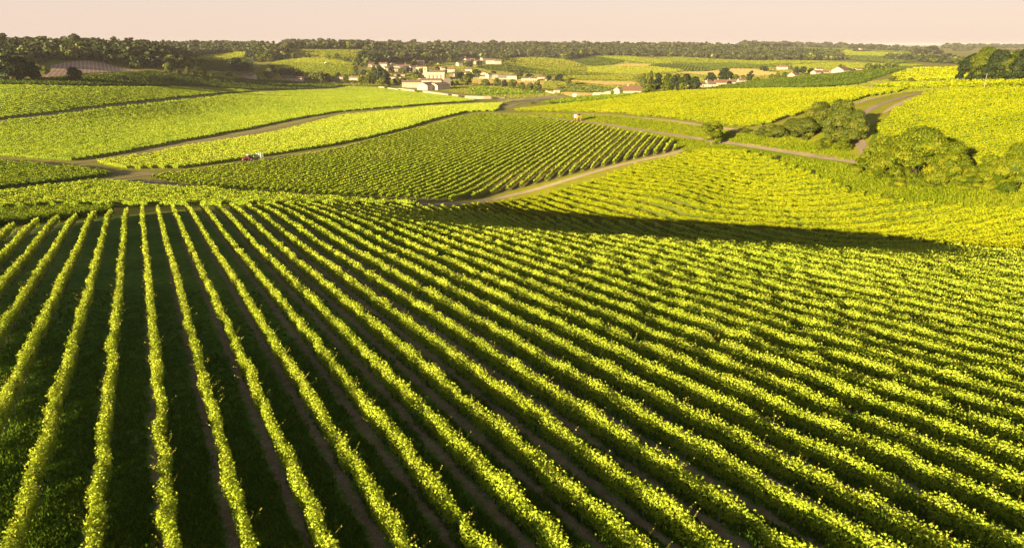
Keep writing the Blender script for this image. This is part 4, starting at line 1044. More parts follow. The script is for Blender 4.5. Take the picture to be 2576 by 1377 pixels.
for poly, sp, hh, nm in WOODS:
    pl = np.array(plan(poly, 12)); x0, y0 = pl.min(0); x1, y1 = pl.max(0)
    gx, gy = np.meshgrid(np.arange(x0, x1, sp), np.arange(y0, y1, sp)); gx = gx.ravel() + rng.uniform(-.42, .42, gx.size) * sp; gy = gy.ravel() + rng.uniform(-.42, .42, gy.size) * sp
    ok = inside(gx, gy, [tuple(p) for p in pl]); gx, gy = gx[ok], gy[ok]
    z = H(gx, gy); hs = hh * np.clip(rng.normal(.92, .20, len(gx)), .5, 1.5); u, v, zc = project(gx, gy, z + hs)
    ok = (u > -160) & (u < 2735); 
    # visible part: sight line to the crown top clears the ground
    for i in np.flatnonzero(ok): cand.append((gx[i], gy[i], hs[i], zc[i], nm, u[i], v[i]))
cand.sort(key=lambda c: -c[2] / c[3])
print('WOOD trees', len(cand))
# the most prominent crowns are single trees: front of each wood
def front(c):
    r = math.hypot(c[0], c[1]); f = (r - 22) / r
    return float(H([c[0] * f], [c[1] * f])[0])
keys = np.array([(c[5] // 3) for c in cand])
first = {}
order = np.argsort([c[3] for c in cand])
vis = []
seen = {}
for i in order:           # nearest first: a crown shows if its top rises above those in front of it
    c = cand[i]; k0 = int(c[5]); hid = 0; wpx = max(1, int(c[2] * .4 * F / c[3]))
    tops = [seen.get(k, 9999) for k in range(k0 - wpx, k0 + wpx + 1)]
    show = max(tops) - c[6]
    vis.append((show if show < 500 else 40) * wpx); 
    for k in range(k0 - wpx, k0 + wpx + 1): seen[k] = min(seen.get(k, 9999), c[6])
vis = dict(zip(order.tolist(), vis))
NIND = 300 - NTREE[0] - 2
best = sorted(range(len(cand)), key=lambda i: -vis[i])
# crowns that no sight line near the photograph could reach are left out
use = [i for i in best if vis[i] > 0.0 or rng.random() < .35]
ind = set(best[:NIND])
FARV = [far_tree_arrays(k) for k in range(6)]; BIGV = [big_leaf(k) for k in range(6)]
FARM = {}
mats_w = ['tree', 'tree_dark', 'tree']
for i in ind:
    x, y, h, zc, nm, u, v = cand[i]; k = i % 6; mt = mats_w[i % 3]
    if (k, mt) not in FARM:
        V, T_ = FARV[k]; FARM[(k, mt)] = np_mesh('tree', V.reshape(-1, 3), np.arange(len(V) * 4).reshape(-1, 4), T_); FARM[(k, mt)].materials.append(M[mt])
    o = bpy.data.objects.new('tree', FARM[(k, mt)]); COL.objects.link(o)
    o.location = (x, y, float(HW([x], [y])[0]) - .1 * h); w_ = h * rng.uniform(1.1, 1.5); o.scale = (w_, w_, h * 1.1); o.rotation_euler = (0, 0, rng.uniform(0, 6.28))
    tag(o, 'tree crown standing out at the front of the ' + nm if nm != 'wood' else 'tree crown standing out in a far hedge line', 'tree', 'front trees of the ' + nm)
vs, ts = [], []
for i in use:
    if i in ind: continue
    x, y, h, zc, nm, u, v = cand[i]
    V, T_ = (FARV if zc < 1100 else BIGV)[i % 6]
    a = rng.uniform(0, 6.28); c, s = math.cos(a), math.sin(a); w_ = h * rng.uniform(1.15, 1.7)
    W_ = np.stack([(V[..., 0] * c - V[..., 1] * s) * w_ + x, (V[..., 0] * s + V[..., 1] * c) * w_ + y, V[..., 2] * h * 1.1 + float(HW([x], [y])[0]) - .1 * h], -1)
    vs.append(W_.reshape(-1, 3)); ts.append(np.clip(T_ + rng.normal(0, .24), 0, 1))
co = np.concatenate(vs); tn = np.concatenate(ts)
M['wood'] = leaf_mat('wood_leaf', (0.030, 0.046, 0.012), (0.066, 0.085, 0.020), (0.13, 0.135, 0.035), 0.25, gloss=0.02)
o = link('woods', np_mesh('woods', co, np.arange(len(co)).reshape(-1, 4), tn), M['wood'])
tag(o, 'dense broadleaf woods covering the far hills', 'woods', kind='stuff')
print('WOOD faces', len(tn), 'ind', len(ind))

# ------------------------------------------------------------------ far fields
fm = lambda nm, a, b, c, sc_=.02: ground_mat(nm, [(0.0, a), (0.5, b), (1.0, c)], sc_ * 4, 0.3, .9, sc_)
M['f_yel'] = fm('far_vines_yellow', (0.32, 0.33, 0.02), (0.47, 0.46, 0.03), (0.58, 0.54, 0.05))
M['f_grn'] = fm('far_vines_green', (0.20, 0.24, 0.025), (0.32, 0.35, 0.04), (0.43, 0.43, 0.06))
M['f_dk'] = fm('far_vines_dark', (0.12, 0.165, 0.02), (0.19, 0.23, 0.03), (0.27, 0.29, 0.045))
M['f_dk2'] = fm('far_crop_dark', (0.045, 0.10, 0.018), (0.075, 0.145, 0.025), (0.10, 0.17, 0.03))
BR = floor_mat('brown_plot', -30.0, 3.4, 0.2, [(0.0, (0.48, 0.29, 0.16)), (0.6, (0.60, 0.38, 0.22)), (1.0, (0.68, 0.46, 0.28))], [(0.0, (0.66, 0.50, 0.36)), (1.0, (0.78, 0.62, 0.46))], .30, False)
FIELDS = [
    ([(100, 197), (128, 176), (128, 166), (170, 157), (215, 154), (250, 157), (310, 172), (345, 178), (420, 184), (330, 182), (260, 183), (205, 186), (160, 192)], BR, 'brown newly planted plot with pale stake lines'),
    ([(462, 150), (522, 139.5), (630, 130), (630, 143), (560, 151), (492, 158)], M['f_yel'], 'bright yellow vines on the slope before the left wood'),
    ([(490, 159), (560, 152), (630, 144), (640, 182), (500, 180)], M['f_dk'], 'shaded green vines below the bright yellow slope'),
    ([(718, 136), (733, 126), (929, 127.5), (929, 134), (888, 145), (820, 147), (786, 137)], M['f_yel'], 'yellow green field below the ridge wood'),
    ([(898, 129), (929, 128.4), (928, 133), (905, 132.5)], M['straw'], 'pale straw corner of the upper field'),
    ([(676, 155), (738, 144), (826, 147), (888, 161), (888, 165), (780, 159)], M['f_yel'], 'narrow yellow slope above the green vines'),
    ([(655, 168), (690, 156), (780, 159.5), (888, 165.5), (896, 190), (761, 195), (680, 190)], M['f_grn'], 'broad green vine slope left of the village'),
    ([(1266, 148), (1339, 144.5), (1411, 149.5), (1476, 167), (1414, 173), (1334, 166), (1266, 160)], M['f_yel'], 'yellow green slope right of the upper village'),
    ([(1444, 154), (1496, 142.5), (1574, 154), (1539, 164), (1484, 166.5)], M['f_dk'], 'dark vine slope under the great wood'),
    ([(1498, 142), (1576, 142), (1626, 147), (1676, 154), (1701, 160), (1641, 161), (1575, 153.5)], M['f_grn'], 'light green slope under the great wood'),
    ([(1539, 166), (1571, 161.5), (1641, 162), (1626, 166), (1576, 168.6)], M['straw'], 'pinkish fallow patch on the far slope'),
    ([(1476, 169), (1539, 167.5), (1626, 167.5), (1726, 177), (1701, 182), (1601, 190), (1476, 181)], M['f_yel'], 'yellow green plot below the fallow patch'),
    ([(1644, 162.5), (1726, 161.5), (1801, 176.5), (1776, 180), (1701, 178.6), (1636, 166.5)], M['f_dk'], 'dark vine plot right of the fallow patch'),
    ([(1703, 160), (1640, 148), (1700, 144), (1880, 155), (1990, 164), (1840, 160), (1730, 160.5)], M['f_grn'], 'green plots along the foot of the great wood'),
    ([(1730, 161), (1840, 161), (1990, 168), (1880, 172), (1803, 175)], M['f_dk'], 'dark green plot before the stubble'),
    ([(1839, 173.6), (1896, 175), (1965, 187), (1896, 191.5), (1846, 190)], M['straw'], 'pale stubble field beyond the oak'),
    ([(1780, 181), (1836, 176), (1843, 186), (1800, 190), (1706, 183)], M['straw'], 'brownish fallow strip behind the grove'),
    ([(1314, 179), (1476, 182), (1564, 189), (1420, 191.5), (1364, 190.5)], M['f_grn'], 'green plot right of the white end house'),
    ([(1421, 192.5), (1564, 190.5), (1609, 194), (1601, 205), (1426, 201)], M['f_yel'], 'yellow green plot beyond the round tree'),
    ([(1436, 203.6), (1601, 208), (1596, 213), (1526, 213.6)], M['straw'], 'straw coloured strip left of the grove'),
    ([(1394, 214), (1476, 214), (1559, 224), (1551, 233.5), (1411, 232)], M['f_dk2'], 'deep green crop beside the small red shed'),
    ([(1411, 233.5), (1526, 238), (1439, 243)], M['straw'], 'straw edge below the deep green crop'),
    ([(1195, 168), (1275, 163), (1379, 180), (1395, 188.5), (1316, 185), (1222, 176)], M['f_dk'], 'dark vine plot behind the village'),
    ([(1275, 162), (1266, 160.5), (1334, 166.5), (1414, 173.5), (1476, 169), (1476, 181), (1385, 180)], M['f_grn'], 'green plot above the dark vines'),
    ([(993, 157.5), (1035, 159), (1118, 170), (1004, 164)], M['straw'], 'dry grass above the village roofs'),
    ([(1251, 249), (1401, 242), (1440, 246), (1251, 259)], M['path'], 'brown ploughed strip below the stone wall'),
    ([(1185, 216), (1192, 200), (1316, 201.5), (1368, 207), (1364, 221), (1202, 212)], M['straw'], 'dry village meadow'),
    ([(1859, 154), (1984, 153), (2109, 156), (2015, 161), (1859, 165)], M['f_grn'], 'green plots in front of the far wood'),
    ([(2104, 140), (2223, 143), (2303, 156.5), (2248, 161), (2123, 150)], M['f_dk'], 'dark plot right of the great wood'),
    ([(2126, 127), (2315, 138), (2420, 151), (2276, 151), (2225, 142.5), (2104, 139)], M['f_grn'], 'light plots under the far hedge line'),
    ([(2020, 122), (2100, 122.5), (2285, 131), (2300, 136), (2126, 126.5), (2020, 124)], M['f_dk'], 'dark plots below the farthest wood'),
    ([(2330, 165), (2105, 158), (1990, 165), (1985, 172), (2110, 176), (2240, 170)], M['f_grn'], 'plots behind the red roofed farm'),
]
for i, (pl, m_, lab) in enumerate(FIELDS):
    sheet('field', pl, m_, .35 + .02 * (i % 5), lab)
    ky = {M['f_yel']: ('vine_far', .62), M['f_grn']: ('vine_far', .38), M['f_dk']: ('vine_dark_shade', .62)}.get(m_)
    if ky:
        plant('far', pl, (-70, -35, 15, 60, -55)[i % 5], 6.0, .5, 1.9, 0.1, 2.6, ky[0], None, 'rows of vines on the ' + lab, False, cov=.42, gap=.03, amin=1.0, amax=2.6, ks=.0012, step=6.0, tb=ky[1])
sheet('field', [(2165, 221), (2165, 216), (2387, 206.5), (2440, 207), (2400, 211), (2280, 216)], M['straw'], .3, 'pale strip of young vines below the crest')
band('path', [(1452, 178), (1500, 183), (1564, 188.5), (1605, 191)], M['dust'], 5, .6, 'pale straight track across the far plots')
band('path', [(1330, 172), (1352, 176), (1380, 171), (1420, 166)], M['dust'], 7, .6, 'dry bank behind the village plots')

# ------------------------------------------------------------------ buildings
def z5(x, y): return .2083 * x + 858.2, .2083 * y + 107.3
def house(u, v, wpx, wall_h, dep, rise, rot, wm, rm, label, nwin=0, chim=0, hip=False, name='house', cat='house', group=None, door=False):
    x, y, z = at(u, v); zc = y * CP - (z - CAM_Z) * SP
    W_ = wpx * zc / F / max(.6, abs(math.cos(R(rot))))
    y += dep * .3; z = float(HW([x], [y])[0])
    root = empty(name, (x, y, z), R(rot)); tag(root, label, cat, group)
    a, b = -W_ / 2, W_ / 2; c, d = -dep / 2, dep / 2
    MB().house(a, b, c, d, -1.5, wall_h, wall_h + rise, hip).obj('wall', M[wm], root)
    rf = MB().gable(a, b, c, d, wall_h + .03, wall_h + rise + .03, .35, dep * .45 if hip else 0).obj('roof', M[rm], root)
    for i in range(chim):
        cx = a + W_ * (.14 + .68 * (i / max(1, chim - 1) if chim > 1 else .2))
        MB().box(cx - .4, cx + .4, -.35, .35, wall_h + rise - .7, wall_h + rise + 1.0, .08).obj('chimney', M['stone'], rf)
    if nwin:
        fl = 2 if wall_h > 5 else 1
        for f_ in range(fl):
            for i in range(nwin):
                cx = a + W_ * (i + .5) / nwin
                if f_ == 0 and door and i == nwin // 2:
                    MB().box(cx - .55, cx + .55, c - .05, c - .003, 0, 2.1).obj('door', M['shutter'], root); continue
                zb = 1.0 + f_ * 2.8
                MB().box(cx - .5, cx + .5, c - .05, c - .003, zb, zb + 1.35).obj('window', M['shutter'], root)
    return root
HG = 'houses of the valley village'
for zx, zy, wz, wh, dp, rs, rot, wm, rm, nw, ch, hip, lab in [
    (45, 452, 62, 3, 8, 2.2, 20, 'stone_w', 'tile', 2, 0, 0, 'small pale cottage at the far left end of the village'),
    (150, 458, 112, 3.4, 9, 2.4, -8, 'stone_w', 'tile_d', 3, 1, 0, 'long low white house left of the yellow green poplars'),
    (345, 296, 62, 5, 9, 2.6, 30, 'stone_w', 'tile', 2, 1, 0, 'white gabled house highest on the left of the village'),
    (388, 312, 48, 4, 9, 2.4, 25, 'stone_w', 'tile', 2, 0, 0, 'white cottage just below the highest left gable'),
    (300, 400, 60, 3, 8, 2.2, -20, 'stone', 'tile_d', 2, 0, 0, 'small roof half hidden behind the poplars'),
    (505, 300, 105, 5.6, 10, 2.4, -6, 'stone_w', 'tile_r', 4, 2, 0, 'large white house with a red roof behind the big dark tree'),
    (560, 345, 80, 5.0, 9, 2.4, 28, 'stone_w', 'tile', 3, 1, 0, 'white gabled house in front of the large red roofed one'),
    (618, 300, 38, 5, 8, 2.2, 32, 'stone_w', 'tile', 1, 1, 0, 'narrow white gable right of the large red roofed house'),
    (690, 318, 120, 4.6, 9, 2.2, 0, 'render_g', 'tile', 3, 1, 0, 'terraced houses with brown roofs left of the dark barn'),
    (640, 352, 74, 4.4, 8, 2.0, 20, 'stone', 'tile_d', 2, 0, 0, 'old stone house below the brown roofed terrace'),
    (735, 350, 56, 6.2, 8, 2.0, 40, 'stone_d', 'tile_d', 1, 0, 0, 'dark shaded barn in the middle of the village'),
    (795, 318, 82, 5.2, 9, 2.2, -5, 'stone_w', 'tile', 3, 1, 0, 'cream house right of the dark shaded barn'),
    (855, 355, 52, 7.6, 9, 2.4, 38, 'stone_w', 'tile', 2, 0, 0, 'tall white gable left of the church'),
    (935, 345, 120, 6.4, 9, 2.0, -4, 'stone_w', 'tile', 4, 1, 0, 'long white two storey house behind the church tower'),
    (700, 405, 130, 2.2, 9, 1.4, 8, 'render_g', 'tile_d', 0, 0, 0, 'low shed roof in the yard below the terrace'),
    (650, 445, 150, 3.0, 8, 1.8, -4, 'stone_w', 'tile', 3, 0, 0, 'low white outbuilding right of the largest village tree'),
    (1325, 362, 92, 5.2, 9, 2.2, -3, 'stone_w', 'tile_r', 3, 1, 0, 'white house with orange red roof right of the church'),
    (1225, 345, 44, 5.0, 9, 2.2, 20, 'stone_w', 'tile', 1, 1, 0, 'small white gable peeping over the church roof'),
    (1418, 418, 62, 5.0, 10, 2.6, 55, 'stone_w', 'tile', 2, 0, 0, 'white gable end facing left right of the church'),
    (1340, 415, 74, 3.6, 8, 2.0, 0, 'stone_d', 'tile_d', 0, 0, 0, 'shaded low building between church and white gable'),
    (1480, 400, 100, 4.2, 9, 2.4, -6, 'stone_w', 'tile_r', 3, 1, 0, 'white cottage under red tiles in the village centre'),
    (1535, 355, 80, 4.2, 9, 2.2, 0, 'stone_w', 'tile_r', 2, 1, 0, 'red roofed house set back in the village centre'),
    (1580, 425, 90, 3.2, 8, 1.8, 8, 'stone_w', 'tile', 2, 0, 0, 'low white barn behind the broad round tree'),
    (1690, 395, 120, 4.4, 10, 2.6, -5, 'stone', 'tile_r', 3, 1, 1, 'house with broad hipped red roof right of the centre'),
    (1700, 432, 70, 3.0, 8, 1.8, 12, 'stone_w', 'tile', 2, 0, 0, 'low cottage in front of the hipped red roof'),
    (1785, 438, 50, 6.0, 9, 2.4, 42, 'stone_w', 'tile', 2, 0, 0, 'white gabled end of the grey terrace'),
    (1848, 436, 92, 6.0, 9, 1.8, 0, 'render_g', 'tile', 4, 2, 0, 'grey fronted terrace house beside the white gabled end'),
    (1945, 436, 92, 5.6, 9, 1.8, 0, 'stone_d', 'tile', 3, 2, 0, 'dark fronted terrace house in the row on the right'),
    (2062, 444, 118, 5.0, 9, 2.0, -10, 'stone_w', 'tile', 4, 1, 0, 'bright white end house on the right of the terrace'),
    (2225, 464, 92, 3.6, 8, 2.0, 6, 'stone_w', 'tile', 3, 1, 0, 'white bungalow left of the last red roofs'),
    (2315, 466, 86, 3.8, 9, 2.2, 10, 'stone_w', 'tile', 3, 1, 0, 'second white bungalow, joined to the red roofs'),
    (2405, 448, 105, 3.6, 10, 2.6, -6, 'stone', 'tile_r', 2, 1, 1, 'wide red hipped roof near the right end of the village'),
    (2500, 462, 70, 3.0, 8, 2.2, 4, 'stone_w', 'tile', 2, 0, 0, 'last white bungalow at the right end of the village'),
    (1385, 200, 46, 6, 10, 2.8, 45, 'stone_w', 'tile_r', 2, 1, 0, 'white gable of the topmost house under the great wood'),
    (1450, 205, 110, 5, 10, 2.8, 0, 'stone', 'tile_r', 2, 2, 0, 'red roofed house behind the topmost white gable'),
    (1425, 285, 50, 6, 10, 2.6, 40, 'stone_w', 'tile', 1, 1, 0, 'white gable among trees at the left of the upper hamlet'),
    (1520, 245, 50, 7, 10, 2.8, 40, 'stone_w', 'tile', 2, 1, 0, 'tall white gable starting the upper hamlet row'),
    (1575, 240, 74, 6, 10, 2.8, -4, 'stone_w', 'tile_r', 2, 1, 0, 'white house beside the tall gable of the upper hamlet'),
    (1650, 262, 100, 6, 10, 2.6, -4, 'stone', 'tile', 3, 2, 0, 'stone house in the middle of the upper hamlet'),
    (1715, 232, 50, 7, 10, 2.8, 42, 'stone_w', 'tile', 1, 1, 0, 'white gable behind the upper hamlet terrace'),
    (1800, 258, 108, 7, 11, 3.4, 0, 'stone_w', 'tile_r', 4, 2, 0, 'largest house of the upper hamlet under a red roof'),
    (1892, 262, 80, 6.5, 11, 3.2, 0, 'render_g', 'tile_r', 3, 2, 0, 'grey fronted house ending the upper hamlet'),
    (925, 253, 150, 5, 14, 1.6, -2, 'stone_w', 'tile_r', 0, 0, 0, 'long farm shed in the dry grass above the village'),
    (1175, 258, 36, 3, 8, 2.0, 0, 'stone_w', 'tile', 0, 0, 0, 'tiny white hut between shed and upper hamlet'),
]:
    u, v = z5(zx, zy); house(u, v, wz * .2083, wh, dp, rs, rot, wm, rm, lab, nw, ch, bool(hip), group=HG, door=nw >= 3)
for u, v, wp, wh, dp, rs, rot, wm, rm, nw, ch, lab in [
    (620, 197, 42, 3.0, 8, 2.2, -5, 'stone', 'tile_d', 2, 0, 'small tiled farmhouse before the dark tree on the left'),
    (736, 204, 50, 3.2, 9, 2.0, -3, 'stone_w', 'tile', 4, 1, 'long tiled farm below the dark trees left of the village'),
    (769, 204, 14, 3.8, 9, 2.0, 15, 'stone_d', 'tile_d', 1, 1, 'short dark wing at the right end of the long tiled farm'),
    (788, 196, 26, 3.2, 9, 2.0, -3, 'stone_w', 'tile', 2, 1, 'cream cottage behind the green trees left of the village'),
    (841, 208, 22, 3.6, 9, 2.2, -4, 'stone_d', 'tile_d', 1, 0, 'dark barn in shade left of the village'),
    (863, 200, 18, 3.2, 8, 2.0, 18, 'stone_w', 'tile', 2, 0, 'small white cottage between the dark barn and the village'),
    (1400, 234, 16, 3.0, 6, 1.6, -4, 'stone', 'tile_r', 1, 0, 'small shed with a red roof where the lane drops'),
    (1556, 237, 10, 3.2, 8, 1.8, 30, 'stone_w', 'tile', 1, 1, 'white cottage end left of the pale rounded bush'),
    (1590, 236, 44, 2.2, 12, 3.2, -4, 'stone', 'tile_r', 0, 1, 'large red farm roof half hidden by the golden vines'),
    (1745, 226, 16, 3, 8, 2.0, 20, 'stone_w', 'tile', 1, 0, 'white barn corner behind the golden vines, right of the grove'),
    (1764, 221, 16, 3, 8, 2.0, 12, 'stone_w', 'tile', 1, 0, 'white barn right of the grove'),
    (1790, 222, 18, 2.8, 8, 2.0, -5, 'stone_w', 'tile', 1, 0, 'low white house under the dark oaks'),
    (1782, 216, 14, 3.5, 8, 2.6, 35, 'stone', 'tile_r', 1, 1, 'steep red gable left of the hamlet under the oaks'),
    (1812, 218, 26, 3.2, 9, 2.4, 0, 'stone', 'tile_r', 1, 1, 'red roofed farmhouse of the hamlet under the oaks'),
    (1840, 216, 20, 3.0, 9, 2.2, -8, 'stone_w', 'tile_r', 1, 1, 'red roofed cottage at the right of the oak hamlet'),
    (1866, 210, 18, 3.0, 8, 2.2, 6, 'render_g', 'tile', 1, 1, 'brown roofed cottage furthest right of the oak hamlet'),
    (1968, 175, 24, 4.0, 10, 2.6, -6, 'stone_w', 'tile_r', 2, 1, 'lone white house beyond the stubble field'),
    (1996, 197, 14, 3.4, 8, 2.4, 35, 'stone_w', 'tile', 1, 0, 'little gabled shed left of the red roofed farm'),
    (2053, 190, 18, 4.2, 9, 2.6, 28, 'stone_w', 'tile_r', 2, 0, 'white front of the red roofed farm'),
    (2072, 189, 24, 3.6, 10, 2.6, -4, 'stone', 'tile_r', 2, 1, 'long red roof of the farm beside its white front'),
    (2098, 187, 22, 3.2, 10, 2.8, 0, 'stone', 'tile_r', 2, 0, 'second long red roof right of the farm'),
    (2118, 186, 26, 3.6, 12, 3.0, 35, 'stone_w', 'tile', 1, 0, 'white gabled barn at the right of the red roofed farm'),
    (2160, 180, 14, 3.0, 9, 2.2, 0, 'stone', 'tile_r', 1, 0, 'small orange roof before the far lane hedge'),
    (2060, 179, 16, 3.0, 9, 1.8, 0, 'stone_w', 'tile', 1, 0, 'distant cream house behind the red roofed farm'),
    (1943, 116.5, 16, 6, 14, 3.6, 0, 'stone_w', 'tile_r', 0, 0, 'tiny far house with a red roof on the plateau'),
    (2164, 127.5, 7, 6, 10, 3.0, 20, 'stone_w', 'tile_r', 0, 0, 'tiny far white house in a tree gap'),
]: house(u, v, wp, wh, dp, rs, rot, wm, rm, lab, nw, ch, group='farms and cottages outside the village', door=nw >= 3)

def sbox(root, nm, mat, *b, bev=0.0): return MB().box(*b, bev).obj(nm, M[mat], root)
# the church
u, v = z5(1150, 446); x, y, z = at(u, v); y += 4; z = float(HW([x], [y])[0])
ch = empty('church', (x, y, z), R(-4)); tag(ch, 'stone village church with a square tower and tall buttresses', 'church')
k = y * CP / F * .2083     # metres per survey unit here
NW = 212 * k
MB().house(-NW / 2, NW / 2, -5, 5, -2, 10.5, 13.2).obj('wall', M['stone_w'], ch)
MB().gable(-NW / 2, NW / 2, -5, 5, 10.53, 13.3, .3).obj('roof', M['tile'], ch)
for i in range(5):
    bx = -NW / 2 + 1.2 + i * (NW - 2.4) / 4
    m_ = MB(); m_.add([(bx - .9, -7.6, -2), (bx + .9, -7.6, -2), (bx + .9, -5.003, -2), (bx - .9, -5.003, -2), (bx - .9, -6.6, 5.5), (bx + .9, -6.6, 5.5), (bx + .9, -5.003, 9.4), (bx - .9, -5.003, 9.4)],
        [(3, 2, 1, 0), (0, 1, 5, 4), (1, 2, 6, 5), (2, 3, 7, 6), (3, 0, 4, 7), (4, 5, 6, 7)]); m_.obj('buttress', M['stone'], ch)
for i in range(4):
    bx = -NW / 2 + 1.2 + (i + .5) * (NW - 2.4) / 4
    MB().box(bx - .45, bx + .45, -5.06, -5.003, 4.5, 8.2, .1).obj('window', M['shutter'], ch)
tx = -NW / 2 - 3.6
MB().box(tx - 3.2, tx + 3.2, -4.5, 4.5, -2, 18.5, .15).obj('tower', M['stone'], ch)
tr_ = MB(); tr_.add([(tx - 3.5, -4.8, 18.52), (tx + 3.5, -4.8, 18.52), (tx + 3.5, 4.8, 18.52), (tx - 3.5, 4.8, 18.52), (tx, 0, 20.2)], [(3, 2, 1, 0), (0, 1, 4), (1, 2, 4), (2, 3, 4), (3, 0, 4)]).obj('tower_roof', M['tile_d'], ch)
for s in (-1.1, 1.1): MB().box(tx + s - .5, tx + s + .5, -4.56, -4.503, 13.5, 16.4, .1).obj('belfry_opening', M['shutter'], ch)
MB().house(tx - 11.5, tx - 3.25, -4.2, 4.2, -2, 8.2, 10.2).obj('annex', M['stone_w'], ch)
MB().gable(tx - 11.5, tx - 3.3, -4.2, 4.2, 8.23, 10.3, .25).obj('annex_roof', M['tile'], ch)
# the walled farm before the church
u, v = z5(848, 542); house(u, v, 225 * .2083, 6.4, 11, 2.6, 3, 'stone', 'tile', 'long stone barn with a red brown roof in front of the church', 6, 1, group='the stone barns of the village farm', name='barn', cat='barn')
u, v = z5(1090, 520); house(u, v, 250 * .2083, 6.8, 11, 2.6, -3, 'stone', 'tile', 'second long barn roof joined to the stone barn', 0, 1, group='the stone barns of the village farm', name='barn', cat='barn')
u, v = z5(1035, 572); house(u, v, 128 * .2083, 6.0, 16, 3.4, 62, 'stone_w', 'tile_d', 'left of the two white gables of the village farm', 1, 0, group='the stone barns of the village farm', name='barn', cat='barn')
u, v = z5(1180, 568); house(u, v, 140 * .2083, 5.6, 16, 3.2, 55, 'stone_w', 'tile_d', 'right of the two white gables of the village farm', 1, 0, group='the stone barns of the village farm', name='barn', cat='barn')
u, v = z5(1283, 524); x, y, z = at(u, v)
tw = empty('tower', (x, y, z), R(10)); tag(tw, 'square dark stone tower at the right corner of the farm', 'tower')
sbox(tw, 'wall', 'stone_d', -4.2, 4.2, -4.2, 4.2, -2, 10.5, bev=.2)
MB().add([(-4.6, -4.6, 10.52), (4.6, -4.6, 10.52), (4.6, 4.6, 10.52), (-4.6, 4.6, 10.52), (0, 0, 12.0)], [(3, 2, 1, 0), (0, 1, 4), (1, 2, 4), (2, 3, 4), (3, 0, 4)]).obj('roof', M['tile_d'], tw)

# walls round the village
def stone_wall(pts, h, label, mat='stone_w'):
    n = 8; P_ = []
    for (a, b), (c, d) in zip(pts, pts[1:]):
        for i in range(n): P_.append((a + (c - a) * i / n, b + (d - b) * i / n))
    P_.append(pts[-1]); x, y = cast([p[0] for p in P_], [p[1] for p in P_]); x, y = sm2(x), sm2(y)
    dx, dy = np.gradient(x), np.gradient(y); L = np.hypot(dx, dy); nx, ny = -dy / L * .25, dx / L * .25; z = HW(x, y)
    co = []
    for X, Y, A_, B_, Z_ in zip(x, y, nx, ny, z):
        hj = h + rng.normal(0, .05)
        co += [(X - A_, Y - B_, Z_ - .5), (X - A_, Y - B_, Z_ + hj), (X, Y, Z_ + hj + .14), (X + A_, Y + B_, Z_ + hj), (X + A_, Y + B_, Z_ - .5)]
    f = []
    for i in range(len(x) - 1):
        for k in range(4): f.append((i * 5 + k, i * 5 + k + 1, i * 5 + k + 6, i * 5 + k + 5))
    f += [(0, 1, 2, 3, 4), tuple((len(x) - 1) * 5 + k for k in (4, 3, 2, 1, 0))]
    m_ = MB(); m_.add(co, f); o = m_.obj('stone_wall', M[mat]); tag(o, label, 'wall')
for pts, h, lab in [([(450, 552), (520, 558)], 2.6, 'short cream wall piece left of the long village wall'),
                    ([(560, 567), (690, 584)], 2.8, 'cream wall piece by the low round bush'),
                    ([(690, 578), (800, 590), (885, 602)], 3.2, 'tall cream wall below the long stone barn'),
                    ([(985, 606), (1140, 626), (1290, 650)], 2.8, 'long pale wall below the two white farm gables'),
                    ([(1338, 655), (1412, 664)], 3.0, 'short pale wall piece by the gateway'),
                    ([(1492, 674), (1700, 680), (1810, 680)], 3.2, 'straight pale wall below the village vines'),
                    ([(1835, 678), (1970, 676)], 2.0, 'lower right end of the pale wall below the village vines'),
                    ([(1590, 436), (1900, 440), (2120, 446)], 1.6, 'garden wall in front of the village terrace')]:
    stone_wall([z5(*p) for p in pts], h * .85, lab, 'stone')
stone_wall([(1491, 241), (1512, 240), (1534, 239)], 2.8, 'white wall left of the half hidden farm roof')
stone_wall([(1372, 232), (1388, 236), (1394, 237)], 2.0, 'pale wall along the dropping lane')

# ------------------------------------------------------------------ vehicles, poles
M['red'] = plain('red_paint', (0.42, 0.035, 0.025), .35, .08, 3)
M['white'] = plain('white_paint', (0.78, 0.78, 0.74), .4, .06, 3)
M['yellow'] = plain('yellow_paint', (0.62, 0.34, 0.02), .4, .1, 3)
M['green'] = plain('green_tank', (0.38, 0.52, 0.14), .4, .08, 3)
M['rubber'] = plain('rubber', (0.022, 0.020, 0.019), .85, .2, 6)
M['glass'] = plain('cab_glass', (0.05, 0.06, 0.065), .12, .1, 2, spec=.8)
M['metal'] = plain('grey_metal', (0.26, 0.25, 0.24), .5, .15, 4, metal=.4)
def wheel(root, x, y, r, wd, rim='metal'):
    o = MB().wheel((x, y, r), r, wd).obj('wheel', M['rubber'], root)
    MB().tube((x, y - wd * .38, r), (x, y + wd * .38, r), r * .63, r * .63, 16).obj('rim', M[rim], o)
def place(name, u, v, u2, v2, label, cat):
    x, y, z = at(u, v); x2, y2, _ = at(u2, v2)
    o = empty(name, (x, y, z + .12), math.atan2(y2 - y, x2 - x)); tag(o, label, cat); return o
t = place('tractor', 622, 408, 590, 413, 'red tractor towing the white sprayer along the farm road', 'tractor')
MB().box(-.4, 1.9, -.42, .42, .75, 1.55, .14).obj('bonnet', M['red'], t)
MB().box(-1.6, -.3, -.75, .75, .7, 1.5, .1).obj('body', M['red'], t)
cb = MB().box(-1.5, -.2, -.7, .7, 1.5, 2.5, .12).obj('cab', M['glass'], t)
MB().box(-1.6, -.1, -.78, .78, 2.5, 2.68, .05).obj('cab_roof', M['white'], t)
for s in (-1, 1):
    wheel(t, -1.0, s * .95, .85, .42, 'white'); wheel(t, 1.35, s * .8, .55, .32, 'white')
    MB().box(-1.75, -.25, s * .95 - .22, s * .95 + .22, 1.72, 1.80, .03).obj('mudguard', M['red'], t)
